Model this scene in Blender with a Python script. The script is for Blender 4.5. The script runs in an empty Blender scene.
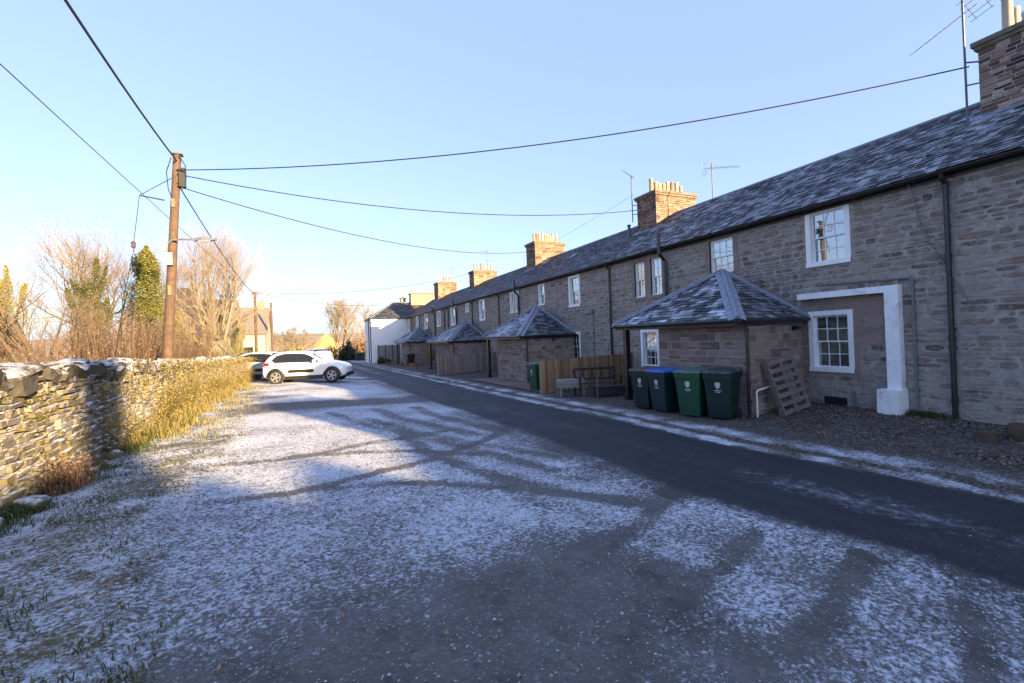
import bpy, bmesh, math, random
from mathutils import Vector, Matrix, noise as mnoise
random.seed(11)
R = math.radians
SC = bpy.context.scene
COL = SC.collection

# ------------------------------------------------------------------ camera
CAM_F, CAM_A, CAM_P, CAM_R, CAM_CY, CAM_H = 455.0, .4155, .0078, -.0367, 332.7, 2.03
fw = Vector((math.sin(CAM_A)*math.cos(CAM_P), math.cos(CAM_A)*math.cos(CAM_P), math.sin(CAM_P)))
rt0 = Vector((math.cos(CAM_A), -math.sin(CAM_A), 0)); up0 = rt0.cross(fw)
rt = rt0*math.cos(CAM_R) + up0*math.sin(CAM_R); up = up0*math.cos(CAM_R) - rt0*math.sin(CAM_R)
cd = bpy.data.cameras.new('camera'); cam = bpy.data.objects.new('camera', cd); COL.objects.link(cam)
m3 = Matrix((rt, up, -fw)).transposed()
cam.matrix_world = Matrix.Translation((0, 0, CAM_H)) @ m3.to_4x4()
cd.sensor_fit = 'HORIZONTAL'; cd.sensor_width = 36; cd.lens = CAM_F/1024*36
cd.shift_y = (CAM_CY-341.5)/1024
cd.clip_start = .05; cd.clip_end = 6000
SC.camera = cam

# ------------------------------------------------------------------ sky and sun
SUN_EL = R(11.8); SUN_PHI = R(67)              # phi: from +x (behind the houses) towards -y (behind the camera)
sdir = Vector((math.cos(SUN_PHI)*math.cos(SUN_EL), -math.sin(SUN_PHI)*math.cos(SUN_EL), math.sin(SUN_EL)))
w = bpy.data.worlds.new('World'); SC.world = w; w.use_nodes = True
wn = w.node_tree; wn.nodes.clear()
sky = wn.nodes.new('ShaderNodeTexSky'); sky.sky_type = 'NISHITA'; sky.sun_disc = False
sky.sun_elevation = SUN_EL; sky.sun_rotation = math.atan2(sdir.x, sdir.y)
sky.altitude = 60; sky.air_density = 1.0; sky.dust_density = 1.6; sky.ozone_density = 1.6
bg = wn.nodes.new('ShaderNodeBackground'); bg.inputs[1].default_value = .125
wo = wn.nodes.new('ShaderNodeOutputWorld')
hs = wn.nodes.new('ShaderNodeHueSaturation'); hs.inputs['Hue'].default_value = .53; hs.inputs['Saturation'].default_value = 1.0; hs.inputs['Value'].default_value = 1.05
mxs = wn.nodes.new('ShaderNodeMix'); mxs.data_type = 'RGBA'; mxs.inputs[0].default_value = .66; mxs.inputs[7].default_value = (.86, 1.25, 2.28, 1)   # thin high haze
wn.links.new(sky.outputs[0], hs.inputs['Color']); wn.links.new(hs.outputs[0], mxs.inputs[6]); wn.links.new(mxs.outputs[2], bg.inputs[0]); wn.links.new(bg.outputs[0], wo.inputs[0])
sl = bpy.data.lights.new('sun', 'SUN'); sl.energy = 5.0; sl.angle = R(.5); sl.color = (1, .70, .37)
so = bpy.data.objects.new('sun', sl); COL.objects.link(so)
so.rotation_euler = sdir.to_track_quat('Z', 'Y').to_euler(); so.location = (30, -60, 40)
SC.view_settings.view_transform = 'Standard'; SC.view_settings.look = 'None'
SC.view_settings.gamma = 1; SC.view_settings.use_curve_mapping = False
SC.view_settings.exposure = 2.15
SC.cycles.use_denoising = True
SC.cycles.max_bounces = 6; SC.cycles.transparent_max_bounces = 12

# ------------------------------------------------------------------ helpers
def sst(a, b, x):
    t = min(max((x-a)/(b-a), 0), 1); return t*t*(3-2*t)
def gz(x, y):                                        # the ground: falls away with the road, a little higher on the left
    l = .15-.0145*max(0, y-27); r = -.0145*max(0, y-10)
    t = sst(-1, 5, x)
    return l*(1-t)+r*t+.10*sst(8.5, 11.1, x)
def nz(x, y=0, z=0): return mnoise.noise(Vector((x, y, z)))
def clamp(x, a=0., b=1.): return min(max(x, a), b)

class MB:
    def __init__(s): s.v = []; s.f = []; s.a = []; s.cur = 0.; s.smooth = False
    def vert(s, p): s.v.append(tuple(p)); s.a.append(s.cur); return len(s.v)-1
    def quad(s, *ps):
        i = [s.vert(p) for p in ps]; s.f.append(i)
    def box(s, x0, x1, y0, y1, z0, z1):
        b = len(s.v)
        for x in (x0, x1):
            for y in (y0, y1):
                for z in (z0, z1): s.vert((x, y, z))
        for q in ((0,1,3,2), (4,6,7,5), (0,4,5,1), (2,3,7,6), (0,2,6,4), (1,5,7,3)): s.f.append([b+i for i in q])
    def hexa(s, P8):                                  # bottom four then top four, both counter-clockwise
        b = len(s.v)
        for p in P8: s.vert(p)
        for q in ((3,2,1,0), (4,5,6,7), (0,1,5,4), (1,2,6,5), (2,3,7,6), (3,0,4,7)): s.f.append([b+i for i in q])
    def obox(s, c, U, V, N, a, b_, c_):               # centre, unit axes, full sizes
        c = Vector(c); U = Vector(U)*a/2; V = Vector(V)*b_/2; N = Vector(N)*c_/2
        s.hexa([c-U-V-N, c+U-V-N, c+U+V-N, c-U+V-N, c-U-V+N, c+U-V+N, c+U+V+N, c-U+V+N])
    def bar(s, p, q, w_, h_, upv=(0, 0, 1)):
        p = Vector(p); q = Vector(q); d = (q-p); L = d.length; d.normalize()
        upv = Vector(upv)
        if abs(d.dot(upv)) > .98: upv = Vector((1, 0, 0))
        sd = d.cross(upv).normalized(); u2 = sd.cross(d)
        s.obox((p+q)/2, d, sd, u2, L, w_, h_)
    def tube(s, pts, rad, n=6, cap=True):
        pts = [Vector(p) for p in pts]
        if not isinstance(rad, (list, tuple)): rad = [rad]*len(pts)
        rings = []; pu = None
        for i, p in enumerate(pts):
            d = (pts[min(i+1, len(pts)-1)]-pts[max(i-1, 0)])
            if d.length < 1e-9: d = Vector((0, 0, 1))
            d.normalize()
            if pu is None:
                pu = d.orthogonal().normalized()
            else:
                pu = (pu-d*pu.dot(d))
                pu = pu.normalized() if pu.length > 1e-6 else d.orthogonal().normalized()
            v2 = d.cross(pu)
            rings.append([s.vert(p+(pu*math.cos(k*2*math.pi/n)+v2*math.sin(k*2*math.pi/n))*rad[i]) for k in range(n)])
        for i in range(len(rings)-1):
            for k in range(n): s.f.append([rings[i][k], rings[i][(k+1) % n], rings[i+1][(k+1) % n], rings[i+1][k]])
        if cap and n > 3: s.f.append(rings[0][::-1]); s.f.append(rings[-1])
    def lathe(s, prof, c, n=12, cap=True):
        rings = [[s.vert((c[0]+r*math.cos(k*2*math.pi/n), c[1]+r*math.sin(k*2*math.pi/n), c[2]+z)) for k in range(n)] for r, z in prof]
        for i in range(len(rings)-1):
            for k in range(n): s.f.append([rings[i][k], rings[i][(k+1) % n], rings[i+1][(k+1) % n], rings[i+1][k]])
        if cap: s.f.append(rings[0][::-1]); s.f.append(rings[-1])
    def build(s, name, mat, parent=None, local=False, smooth=False):
        off = Vector((0, 0, 0))
        if parent is not None and not local:
            q = parent
            while q is not None: off += q.location; q = q.parent
        me = bpy.data.meshes.new(name)
        me.from_pydata([(p[0]-off.x, p[1]-off.y, p[2]-off.z) for p in s.v], [], s.f)
        at = me.attributes.new('rnd', 'FLOAT', 'POINT'); at.data.foreach_set('value', s.a)
        if smooth or s.smooth: me.polygons.foreach_set('use_smooth', [True]*len(me.polygons))
        me.materials.append(mat); me.update()
        o = bpy.data.objects.new(name, me); COL.objects.link(o)
        if parent is not None: o.parent = parent
        return o

def tag(o, label=None, cat=None, group=None, kind=None):
    for k, v in (('label', label), ('category', cat), ('group', group), ('kind', kind)):
        if v: o[k] = v
    return o
def empty(name, loc, label, cat, group=None, rz=0):
    o = bpy.data.objects.new(name, None); o.empty_display_size = .3; COL.objects.link(o)
    o.location = loc; o.rotation_euler = (0, 0, rz); tag(o, label, cat, group); return o
def copy_tree(o, parent=None):
    c = o.copy(); COL.objects.link(c)
    if parent is not None: c.parent = parent
    for ch in list(o.children): copy_tree(ch, c)
    return c

# ------------------------------------------------------------------ material kit
class NT:
    def __init__(s, name):
        s.m = bpy.data.materials.new(name); s.m.use_nodes = True; s.t = s.m.node_tree; s.t.nodes.clear()
        s.out = s.t.nodes.new('ShaderNodeOutputMaterial'); s.b = s.t.nodes.new('ShaderNodeBsdfPrincipled')
        s.t.links.new(s.b.outputs[0], s.out.inputs[0])
    def n(s, typ, ins=None, **props):
        nd = s.t.nodes.new('ShaderNode'+typ)
        for k, v in props.items(): setattr(nd, k, v)
        for k, v in (ins or {}).items(): s.set(nd.inputs[k], v)
        return nd
    def set(s, sock, v):
        if hasattr(v, 'is_linked') or hasattr(v, 'links'): s.t.links.new(v, sock)
        elif isinstance(v, (tuple, list)) and len(v) == 3 and sock.type == 'RGBA': sock.default_value = (*v, 1)
        else: sock.default_value = v
    def pos(s, scale=(1, 1, 1), obj=False):
        src = s.n('TexCoord').outputs['Object'] if obj else s.n('NewGeometry').outputs['Position']
        return s.n('VectorMath', {0: src, 1: scale}, operation='MULTIPLY').outputs[0]
    def noise(s, vec, scale=5., detail=4., rough=.6, dist=0.):
        return s.n('TexNoise', {'Vector': vec, 'Scale': scale, 'Detail': detail, 'Roughness': rough, 'Distortion': dist})
    def vor(s, vec, scale=5., feature='F1', rnd=1.):
        return s.n('TexVoronoi', {'Vector': vec, 'Scale': scale, 'Randomness': rnd}, feature=feature)
    def ramp(s, fac, stops, interp='LINEAR'):
        nd = s.n('ValToRGB', {0: fac}); cr = nd.color_ramp; cr.interpolation = interp
        while len(cr.elements) > 1: cr.elements.remove(cr.elements[-1])
        for i, (p, c) in enumerate(stops):
            e = cr.elements[0] if i == 0 else cr.elements.new(p)
            e.position = p; e.color = (*c, 1) if isinstance(c, (tuple, list)) else (c, c, c, 1)
        return nd.outputs[0]
    def mix(s, fac, a, b, mode='MIX'):
        nd = s.n('Mix', data_type='RGBA', blend_type=mode)
        s.set(nd.inputs[0], fac); s.set(nd.inputs[6], a); s.set(nd.inputs[7], b); return nd.outputs[2]
    def math(s, op, a, b=0., c=None, cl=False):
        nd = s.n('Math', {0: a, 1: b}, operation=op, use_clamp=cl)
        if c is not None: s.set(nd.inputs[2], c)
        return nd.outputs[0]
    def mrange(s, v, a, b, c=0., d=1.):
        return s.n('MapRange', {0: v, 1: a, 2: b, 3: c, 4: d}).outputs[0]
    def attr(s, name): return s.n('Attribute', attribute_name=name).outputs['Fac']
    def sep(s, v): return s.n('SeparateXYZ', {0: v}).outputs
    def comb(s, x, y, z): return s.n('CombineXYZ', {0: x, 1: y, 2: z}).outputs[0]
    def bump(s, h, strength=.4, dist=.02, normal=None):
        nd = s.n('Bump', {'Strength': strength, 'Distance': dist, 'Height': h})
        if normal is not None: s.set(nd.inputs['Normal'], normal)
        s.t.links.new(nd.outputs[0], s.b.inputs['Normal']); return nd.outputs[0]
    def bs(s, **k):
        for a, v in k.items(): s.set(s.b.inputs[a.replace('_', ' ')], v)
        return s.m

FROST = (.68, .74, .83)
def m_plain(name, col, rough=.6, var=.25, scale=8., bump=.0, metal=0., spec=.5, obj=False, dirt=None):
    k = NT(name); p = k.pos(obj=obj)
    n1 = k.noise(p, scale, 5, .65).outputs[0]
    lo = tuple(c*(1-var) for c in col); hi = tuple(min(1, c*(1+var)) for c in col)
    c = k.ramp(n1, [(.3, lo), (.7, hi)])
    if dirt:
        n2 = k.noise(p, scale*.35, 6, .7).outputs[0]
        c = k.mix(k.mrange(n2, .52, .72), c, dirt)
    if bump: k.bump(k.noise(p, scale*4, 4, .7).outputs[0], bump, .01)
    return k.bs(Base_Color=c, Roughness=rough, Metallic=metal, Specular_IOR_Level=spec)

def m_rubble(name, tones, mort, sx=2.7, sz=8.2):
    k = NT(name); p = k.pos()
    def off(vec, sc_, amp, det=2):
        nn = k.noise(vec, sc_, det, .6); dd = k.n('VectorMath', {0: nn.outputs[1], 1: (.5, .5, .5)}, operation='SUBTRACT').outputs[0]
        return k.n('VectorMath', {0: dd, 1: amp}, operation='MULTIPLY').outputs[0]
    q = k.n('VectorMath', {0: p, 1: off(p, 1.3, (.25, .25, .10))}, operation='ADD').outputs[0]
    q = k.n('VectorMath', {0: q, 1: off(p, 11, (.09, .09, .035), 3)}, operation='ADD').outputs[0]
    q = k.n('VectorMath', {0: q, 1: (sx, sx, sz)}, operation='MULTIPLY').outputs[0]
    cell = k.vor(q, 1., 'F1', .9); edge = k.vor(q, 1., 'DISTANCE_TO_EDGE', .9).outputs['Distance']
    r1, r2, r3 = k.sep(cell.outputs['Color'])[:3]
    big = k.noise(p, .5, 4, .6).outputs[0]; med = k.noise(p, 4.2, 6, .7).outputs[0]; sm = k.noise(p, 38, 5, .75).outputs[0]
    bed = k.noise(k.n('VectorMath', {0: p, 1: (3.5, 3.5, 26.)}, operation='MULTIPLY').outputs[0], 1., 5, .7).outputs[0]
    col = k.ramp(r1, tones, 'CONSTANT')
    col = k.mix(k.mrange(bed, .3, .7, .75, 0.), col, k.mix(1., col, (.42, .38, .36), 'MULTIPLY'))
    col = k.mix(k.mrange(sm, .52, .75, 0, .5), col, (.37, .34, .31))
    w1 = k.math('ADD', k.mrange(med, .35, .7, .05, .20), k.math('MULTIPLY', k.mrange(r2, .60, .75), .22))
    jn = k.math('ADD', edge, k.math('MULTIPLY', k.math('SUBTRACT', sm, .5), .16))
    mask = k.math('SUBTRACT', 1., k.n('MapRange', {0: jn, 1: k.math('MULTIPLY', w1, .5), 2: w1, 3: 0., 4: 1.}).outputs[0], cl=True)
    smear = k.math('MULTIPLY', k.mrange(k.noise(p, 2.3, 6, .75).outputs[0], .52, .62), .8)
    mask = k.math('MAXIMUM', mask, smear)
    mc = k.mix(k.mrange(sm, .3, .7), mort, tuple(v*.66 for v in mort)); mc = k.mix(k.mrange(med, .4, .65, 0, .5), mc, tuple(v*.7 for v in mort))
    col = k.mix(k.math('MULTIPLY', mask, .88), col, mc)
    col = k.mix(k.mrange(big, .42, .62, 0, .38), col, k.mix(.5, col, (.12, .10, .09)))
    z = k.sep(p)[2]
    low = k.math('MULTIPLY', k.mrange(z, 1.5, .2), k.mrange(k.noise(p, 2.6, 6, .75).outputs[0], .43, .6))
    col = k.mix(k.math('MULTIPLY', low, .6), col, (.44, .44, .41))
    moss = k.math('MULTIPLY', k.mrange(z, .9, .1), k.mrange(k.noise(p, 3.1, 5, .7).outputs[0], .55, .68))
    col = k.mix(k.math('MULTIPLY', moss, .6), col, (.15, .14, .05))
    hgt = k.math('ADD', k.math('MULTIPLY', k.math('SUBTRACT', 1., mask), .7), k.math('ADD', k.math('MULTIPLY', bed, .35), k.math('MULTIPLY', sm, .55)))
    k.bump(hgt, .55, .022)
    return k.bs(Base_Color=col, Roughness=.92, Specular_IOR_Level=.2)

def m_facestone():
    k = NT('facing stone'); p = k.pos(); r = k.attr('rnd')
    col = k.ramp(r, [(0, (.12, .088, .075)), (.12, (.24, .178, .145)), (.3, (.18, .147, .13)), (.48, (.295, .232, .195)), (.64, (.205, .157, .13)), (.78, (.32, .275, .24)), (.92, (.25, .19, .162))], 'CONSTANT')
    med = k.noise(p, 4.2, 6, .7).outputs[0]; sm = k.noise(p, 38, 5, .75).outputs[0]; big = k.noise(p, .5, 4, .6).outputs[0]
    bed = k.noise(k.n('VectorMath', {0: p, 1: (4., 4., 28.)}, operation='MULTIPLY').outputs[0], 1., 5, .72).outputs[0]
    col = k.mix(k.mrange(bed, .32, .66, .8, 0.), col, k.mix(1., col, (.55, .50, .47), 'MULTIPLY'))
    col = k.mix(k.mrange(sm, .5, .75, 0, .6), col, (.45, .425, .395)); lich = k.math('MULTIPLY', k.mrange(k.noise(p, 15, 5, .75).outputs[0], .58, .66), k.mrange(k.noise(p, 1.1, 4, .6).outputs[0], .45, .6)); col = k.mix(k.math('MULTIPLY', lich, .6), col, (.50, .49, .46))
    smear = k.math('MULTIPLY', k.mrange(k.noise(p, 3.4, 7, .78).outputs[0], .48, .60), .8)
    col = k.mix(smear, col, k.mix(k.mrange(sm, .3, .7), (.345, .31, .275), (.235, .21, .19)))
    col = k.mix(k.mrange(big, .42, .62, 0, .35), col, k.mix(.5, col, (.11, .095, .085)))
    z = k.sep(p)[2]; low = k.math('MULTIPLY', k.mrange(z, 1.5, .2), k.mrange(k.noise(p, 2.6, 6, .75).outputs[0], .43, .6))
    col = k.mix(k.math('MULTIPLY', low, .6), col, (.44, .44, .41))
    moss = k.math('MULTIPLY', k.mrange(z, .9, .1), k.mrange(k.noise(p, 3.1, 5, .7).outputs[0], .55, .68)); col = k.mix(k.math('MULTIPLY', moss, .6), col, (.15, .14, .05))
    k.bump(k.math('ADD', k.math('MULTIPLY', bed, .7), k.math('MULTIPLY', sm, .6)), .5, .02)
    return k.bs(Base_Color=col, Roughness=.92, Specular_IOR_Level=.2)

def m_ashlar(name, c1, c2, mort, bw=.42, bh=.21, msz=.012):
    k = NT(name); p = k.pos(); x, y, z = k.sep(p)
    wob = k.noise(p, 5, 3, .6).outputs[0]
    u = k.math('ADD', k.math('ADD', x, y), k.math('MULTIPLY', wob, .05)); v = k.math('ADD', z, k.math('MULTIPLY', wob, .03))
    br = k.n('TexBrick', {'Vector': k.comb(u, v, 0.), 'Color1': c1, 'Color2': c2, 'Mortar': mort, 'Scale': 1., 'Mortar Size': msz,
             'Mortar Smooth': .6, 'Bias': 0., 'Brick Width': bw, 'Row Height': bh}, offset=.5, squash=.62, squash_frequency=3)
    med = k.noise(p, 4, 6, .7).outputs[0]; sm = k.noise(p, 40, 5, .7).outputs[0]
    cell = k.vor(k.comb(k.math('MULTIPLY', u, 2.4), k.math('MULTIPLY', v, 4.76), 0.), 1.).outputs['Color']
    col = k.mix(.35, br.outputs[0], k.ramp(k.sep(cell)[0], [(0, (.13, .10, .085)), (.5, (.27, .2, .17)), (1, (.33, .3, .26))]))
    col = k.mix(k.mrange(med, .42, .75, 0, .6), col, (.15, .13, .115))
    col = k.mix(k.mrange(sm, .5, .8, 0, .5), col, (.42, .38, .33))
    col = k.mix(k.math('MULTIPLY', br.outputs['Fac'], .55), col, mort)
    h = k.math('ADD', k.math('MULTIPLY', k.math('SUBTRACT', 1., br.outputs['Fac']), 1.), k.math('MULTIPLY', med, .6))
    h = k.math('ADD', h, k.math('MULTIPLY', sm, .4)); k.bump(h, .6, .02)
    return k.bs(Base_Color=col, Roughness=.9, Specular_IOR_Level=.2)

def m_slate(name, frost=1., moss=False):
    k = NT(name); p = k.pos(); a = k.attr('rnd')
    col = k.ramp(a, [(0, (.014, .016, .021)), (.45, (.030, .033, .042)), (.8, (.048, .050, .060)), (1, (.072, .064, .066))])
    sm = k.noise(p, 34, 5, .7).outputs[0]; big = k.noise(p, .9, 4, .65).outputs[0]; md = k.noise(p, 6, 4, .7).outputs[0]
    col = k.mix(k.mrange(sm, .5, .75, 0, .4), col, (.09, .095, .095))
    j = k.math('ADD', k.math('MULTIPLY', big, .8), k.math('ADD', k.math('MULTIPLY', k.math('SUBTRACT', md, .5), .45), k.math('MULTIPLY', k.math('SUBTRACT', a, .5), .34)))
    j = k.math('ADD', j, k.math('MULTIPLY', k.math('SUBTRACT', sm, .5), .6))
    ny = k.sep(k.n('NewGeometry').outputs['Normal'])[1]
    fm = k.math('MULTIPLY', k.math('MULTIPLY', k.mrange(j, .30, .66), frost), k.mrange(ny, -.4, -.05, .28, 1.), cl=True)
    if moss:
        mm = k.math('MULTIPLY', k.mrange(k.noise(p, 2.6, 5, .7).outputs[0], .55, .66), .8)
        col = k.mix(mm, col, (.05, .055, .02))
    col = k.mix(k.math('MULTIPLY', fm, .66), col, FROST)
    k.bump(sm, .3, .006)
    return k.bs(Base_Color=col, Roughness=k.mrange(fm, 0, 1, .55, .85), Specular_IOR_Level=.4)

def m_brick(name, c1, c2, mort, bw=.23, bh=.075):
    k = NT(name); p = k.pos(); x, y, z = k.sep(p)
    u = k.math('ADD', x, y)
    br = k.n('TexBrick', {'Vector': k.comb(u, z, 0.), 'Color1': c1, 'Color2': c2, 'Mortar': mort, 'Scale': 1., 'Mortar Size': .008,
             'Mortar Smooth': .4, 'Bias': -.1, 'Brick Width': bw, 'Row Height': bh}, offset=.5)
    med = k.noise(p, 5, 6, .7).outputs[0]; sm = k.noise(p, 30, 5, .7).outputs[0]
    v = k.vor(k.comb(k.math('MULTIPLY', u, 4.3), k.math('MULTIPLY', z, 13.3), 0.), 1.).outputs['Color']
    col = k.mix(.45, br.outputs[0], k.ramp(k.sep(v)[0], [(0, (.05, .045, .05)), (.3, (.2, .1, .075)), (.7, (.34, .19, .13)), (1, (.42, .33, .25))]))
    col = k.mix(k.mrange(med, .45, .75, 0, .6), col, (.14, .11, .10)); col = k.mix(k.mrange(sm, .55, .8, 0, .4), col, (.4, .34, .28))
    h = k.math('ADD', k.math('SUBTRACT', 1., br.outputs['Fac']), k.math('MULTIPLY', sm, .5)); k.bump(h, .5, .015)
    return k.bs(Base_Color=col, Roughness=.9, Specular_IOR_Level=.2)

def m_rnd(name, stops, rough=.8, scale=20., bumpy=0., frost=0., spec=.3, trans=0., amt=.35):
    k = NT(name); p = k.pos(); a = k.attr('rnd'); col = k.ramp(a, stops)
    n1 = k.noise(p, scale, 5, .7).outputs[0]
    col = k.mix(k.mrange(n1, .35, .75, 0, amt), col, k.mix(1., col, (.45, .45, .45), 'MULTIPLY'))
    if frost:
        nrm = k.sep(k.n('NewGeometry').outputs['Normal'])[2]
        f = k.math('MULTIPLY', k.mrange(nrm, .25, .8), k.mrange(k.noise(p, scale*.6, 4, .7).outputs[0], .4, .6))
        col = k.mix(k.math('MULTIPLY', f, frost, cl=True), col, FROST)
    if bumpy: k.bump(n1, bumpy, .02)
    if trans:
        tl = k.n('BsdfTranslucent', {'Color': col}); mx = k.n('MixShader', {0: trans, 1: k.b.outputs[0], 2: tl.outputs[0]})
        k.t.links.new(mx.outputs[0], k.out.inputs[0])
    return k.bs(Base_Color=col, Roughness=rough, Specular_IOR_Level=spec)

def m_drystone():
    k = NT('dry stone'); p = k.pos(); a = k.attr('rnd')
    col = k.ramp(a, [(0, (.06, .055, .047)), (.3, (.10, .09, .075)), (.65, (.155, .138, .112)), (.9, (.21, .19, .165)), (1, (.30, .285, .25))])
    n1 = k.noise(p, 9, 6, .72).outputs[0]; n2 = k.noise(p, 2.2, 5, .65).outputs[0]; n3 = k.noise(p, 50, 4, .7).outputs[0]
    col = k.mix(k.mrange(n1, .4, .7, 0, .55), col, (.14, .125, .105)); col = k.mix(k.mrange(n3, .5, .8, 0, .6), col, (.32, .30, .27))
    col = k.mix(k.math('MULTIPLY', k.mrange(n2, .47, .6), .75), col, (.14, .12, .035))
    nrm = k.sep(k.n('NewGeometry').outputs['Normal'])[2]
    f = k.math('MULTIPLY', k.mrange(nrm, .2, .8), k.mrange(n1, .38, .58)); col = k.mix(k.math('MULTIPLY', f, .85), col, FROST)
    k.bump(k.math('ADD', n1, k.math('MULTIPLY', n3, .4)), .7, .02)
    return k.bs(Base_Color=col, Roughness=.93, Specular_IOR_Level=.2)

def m_pane():
    k = NT('window glass'); lw = k.n('LayerWeight', {0: .35}); f = k.mrange(lw.outputs['Fresnel'], 0, .6, .22, .85)
    n1 = k.noise(k.pos(), 1.8, 2, .5).outputs[0]; bp = k.n('Bump', {'Strength': .05, 'Distance': .02, 'Height': n1})
    g = k.n('BsdfGlossy', {'Color': (.93, .97, 1.), 'Roughness': .02, 'Normal': bp.outputs[0]}); t = k.n('BsdfTransparent', {'Color': (.75, .8, .8)})
    mx = k.n('MixShader', {0: f, 1: t.outputs[0], 2: g.outputs[0]}); k.t.links.new(mx.outputs[0], k.out.inputs[0]); return k.m

def m_road():
    k = NT('asphalt'); p = k.pos(); fr = k.attr('frost')
    n1 = k.noise(p, 1.3, 5, .65).outputs[0]; n2 = k.noise(p, 90, 3, .8).outputs[0]; n3 = k.noise(p, 9, 5, .7).outputs[0]
    st = k.noise(k.n('VectorMath', {0: p, 1: (4., .5, 1.)}, operation='MULTIPLY').outputs[0], 1., 4, .6).outputs[0]
    col = k.ramp(n1, [(.3, (.010, .012, .016)), (.7, (.020, .022, .027))])
    col = k.mix(k.mrange(n2, .5, .8, 0, .6), col, (.070, .073, .078)); col = k.mix(k.mrange(st, .45, .7, 0, .5), col, (.034, .036, .041))
    g = k.math('ADD', k.math('MULTIPLY', n2, .75), k.math('MULTIPLY', n3, .45))
    f = k.n('MapRange', {0: k.math('ADD', fr, g), 1: 1.02, 2: 1.22, 3: 0., 4: 1.}).outputs[0]
    col = k.mix(k.math('MULTIPLY', f, .75), col, FROST)
    sp = k.math('MULTIPLY', k.mrange(k.noise(p, 34, 3, .7).outputs[0], .66, .72), k.mrange(k.noise(p, 1.7, 4, .6).outputs[0], .45, .6)); col = k.mix(k.math('MULTIPLY', sp, .6), col, FROST)
    ed = k.attr('edge'); em = k.mrange(k.math('ADD', ed, k.math('ADD', k.math('MULTIPLY', k.math('SUBTRACT', n3, .5), .7), k.math('MULTIPLY', k.math('SUBTRACT', n2, .5), 1.6))), .35, .85)
    gc = k.mix(k.mrange(n2, .4, .7), (.034, .031, .029), (.105, .10, .095)); n6 = k.noise(k.n('VectorMath', {0: p, 1: (1., 1.15, 1.)}, operation='MULTIPLY').outputs[0], 24., 5, .74, .1).outputs[0]; m3 = k.noise(p, 7, 6, .72).outputs[0]; m2 = k.noise(p, 120, 2, .8).outputs[0]
    gg = k.math('ADD', k.math('MULTIPLY', n6, .85), k.math('ADD', k.math('MULTIPLY', m2, .28), k.math('MULTIPLY', m3, .37)))
    fe = k.n('MapRange', {0: k.math('ADD', k.attr('gfrost'), gg), 1: 1.30, 2: 1.53, 3: 0., 4: 1.}).outputs[0]; gc = k.mix(k.math('MULTIPLY', fe, .88), gc, FROST); col = k.mix(em, col, gc)
    k.bump(n2, .35, .012)
    return k.bs(Base_Color=col, Roughness=k.mrange(n1, .3, .7, .62, .8), Specular_IOR_Level=.28)

def m_ground():
    k = NT('frosted ground'); p = k.pos(); fr = k.attr('frost'); gr = k.attr('grass')
    n1 = k.noise(p, .9, 5, .65).outputs[0]; grit = k.vor(p, 42., 'F1').outputs; n2 = k.noise(p, 120, 2, .8).outputs[0]; n3 = k.noise(p, 7, 6, .72).outputs[0]; n5 = k.noise(p, 26, 4, .75).outputs[0]
    n6 = k.noise(k.n('VectorMath', {0: p, 1: (1., 1.15, 1.)}, operation='MULTIPLY').outputs[0], 24., 5, .74, .1).outputs[0]
    st = k.sep(grit['Color'])[0]
    col = k.ramp(n1, [(.3, (.088, .086, .084)), (.7, (.145, .140, .134))])
    col = k.mix(k.mrange(n3, .4, .7, 0, .5), col, (.075, .070, .066))
    col = k.mix(k.mrange(st, .55, 1., 0, .8), col, k.ramp(st, [(.55, (.075, .07, .066)), (.8, (.11, .105, .10)), (.97, (.19, .185, .18))]))
    col = k.mix(k.mrange(n2, .58, .75, 0, .5), col, (.15, .145, .14))
    pat = k.noise(p, 2.3, 6, .7).outputs[0]; col = k.mix(k.mrange(pat, .52, .64, 0, .55), col, (.042, .039, .037)); col = k.mix(k.mrange(pat, .46, .34, 0, .5), col, (.18, .173, .165))
    soil = k.ramp(n6, [(.25, (.07, .05, .025)), (.5, (.13, .11, .045)), (.62, (.085, .105, .035)), (.8, (.17, .15, .07))])
    col = k.mix(gr, col, soil)
    g = k.math('ADD', k.math('MULTIPLY', n6, .85), k.math('ADD', k.math('MULTIPLY', n2, .28), k.math('MULTIPLY', n3, .37)))
    g = k.math('ADD', g, k.math('MULTIPLY', st, -.16))
    f = k.n('MapRange', {0: k.math('ADD', fr, g), 1: 1.21, 2: 1.37, 3: 0., 4: 1.}).outputs[0]
    col = k.mix(k.math('MULTIPLY', f, .94), col, FROST)
    far = k.sep(p)[1]
    h = k.math('ADD', k.math('MULTIPLY', grit['Distance'], -.9), k.math('ADD', k.math('MULTIPLY', n5, .8), k.math('MULTIPLY', n2, .3)))
    h = k.math('ADD', h, k.math('MULTIPLY', n6, k.math('ADD', .8, k.math('MULTIPLY', f, 1.2)))); k.bump(h, .8, .028)
    return k.bs(Base_Color=col, Roughness=k.mrange(f, 0, 1, .72, .9), Specular_IOR_Level=.3)

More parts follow.
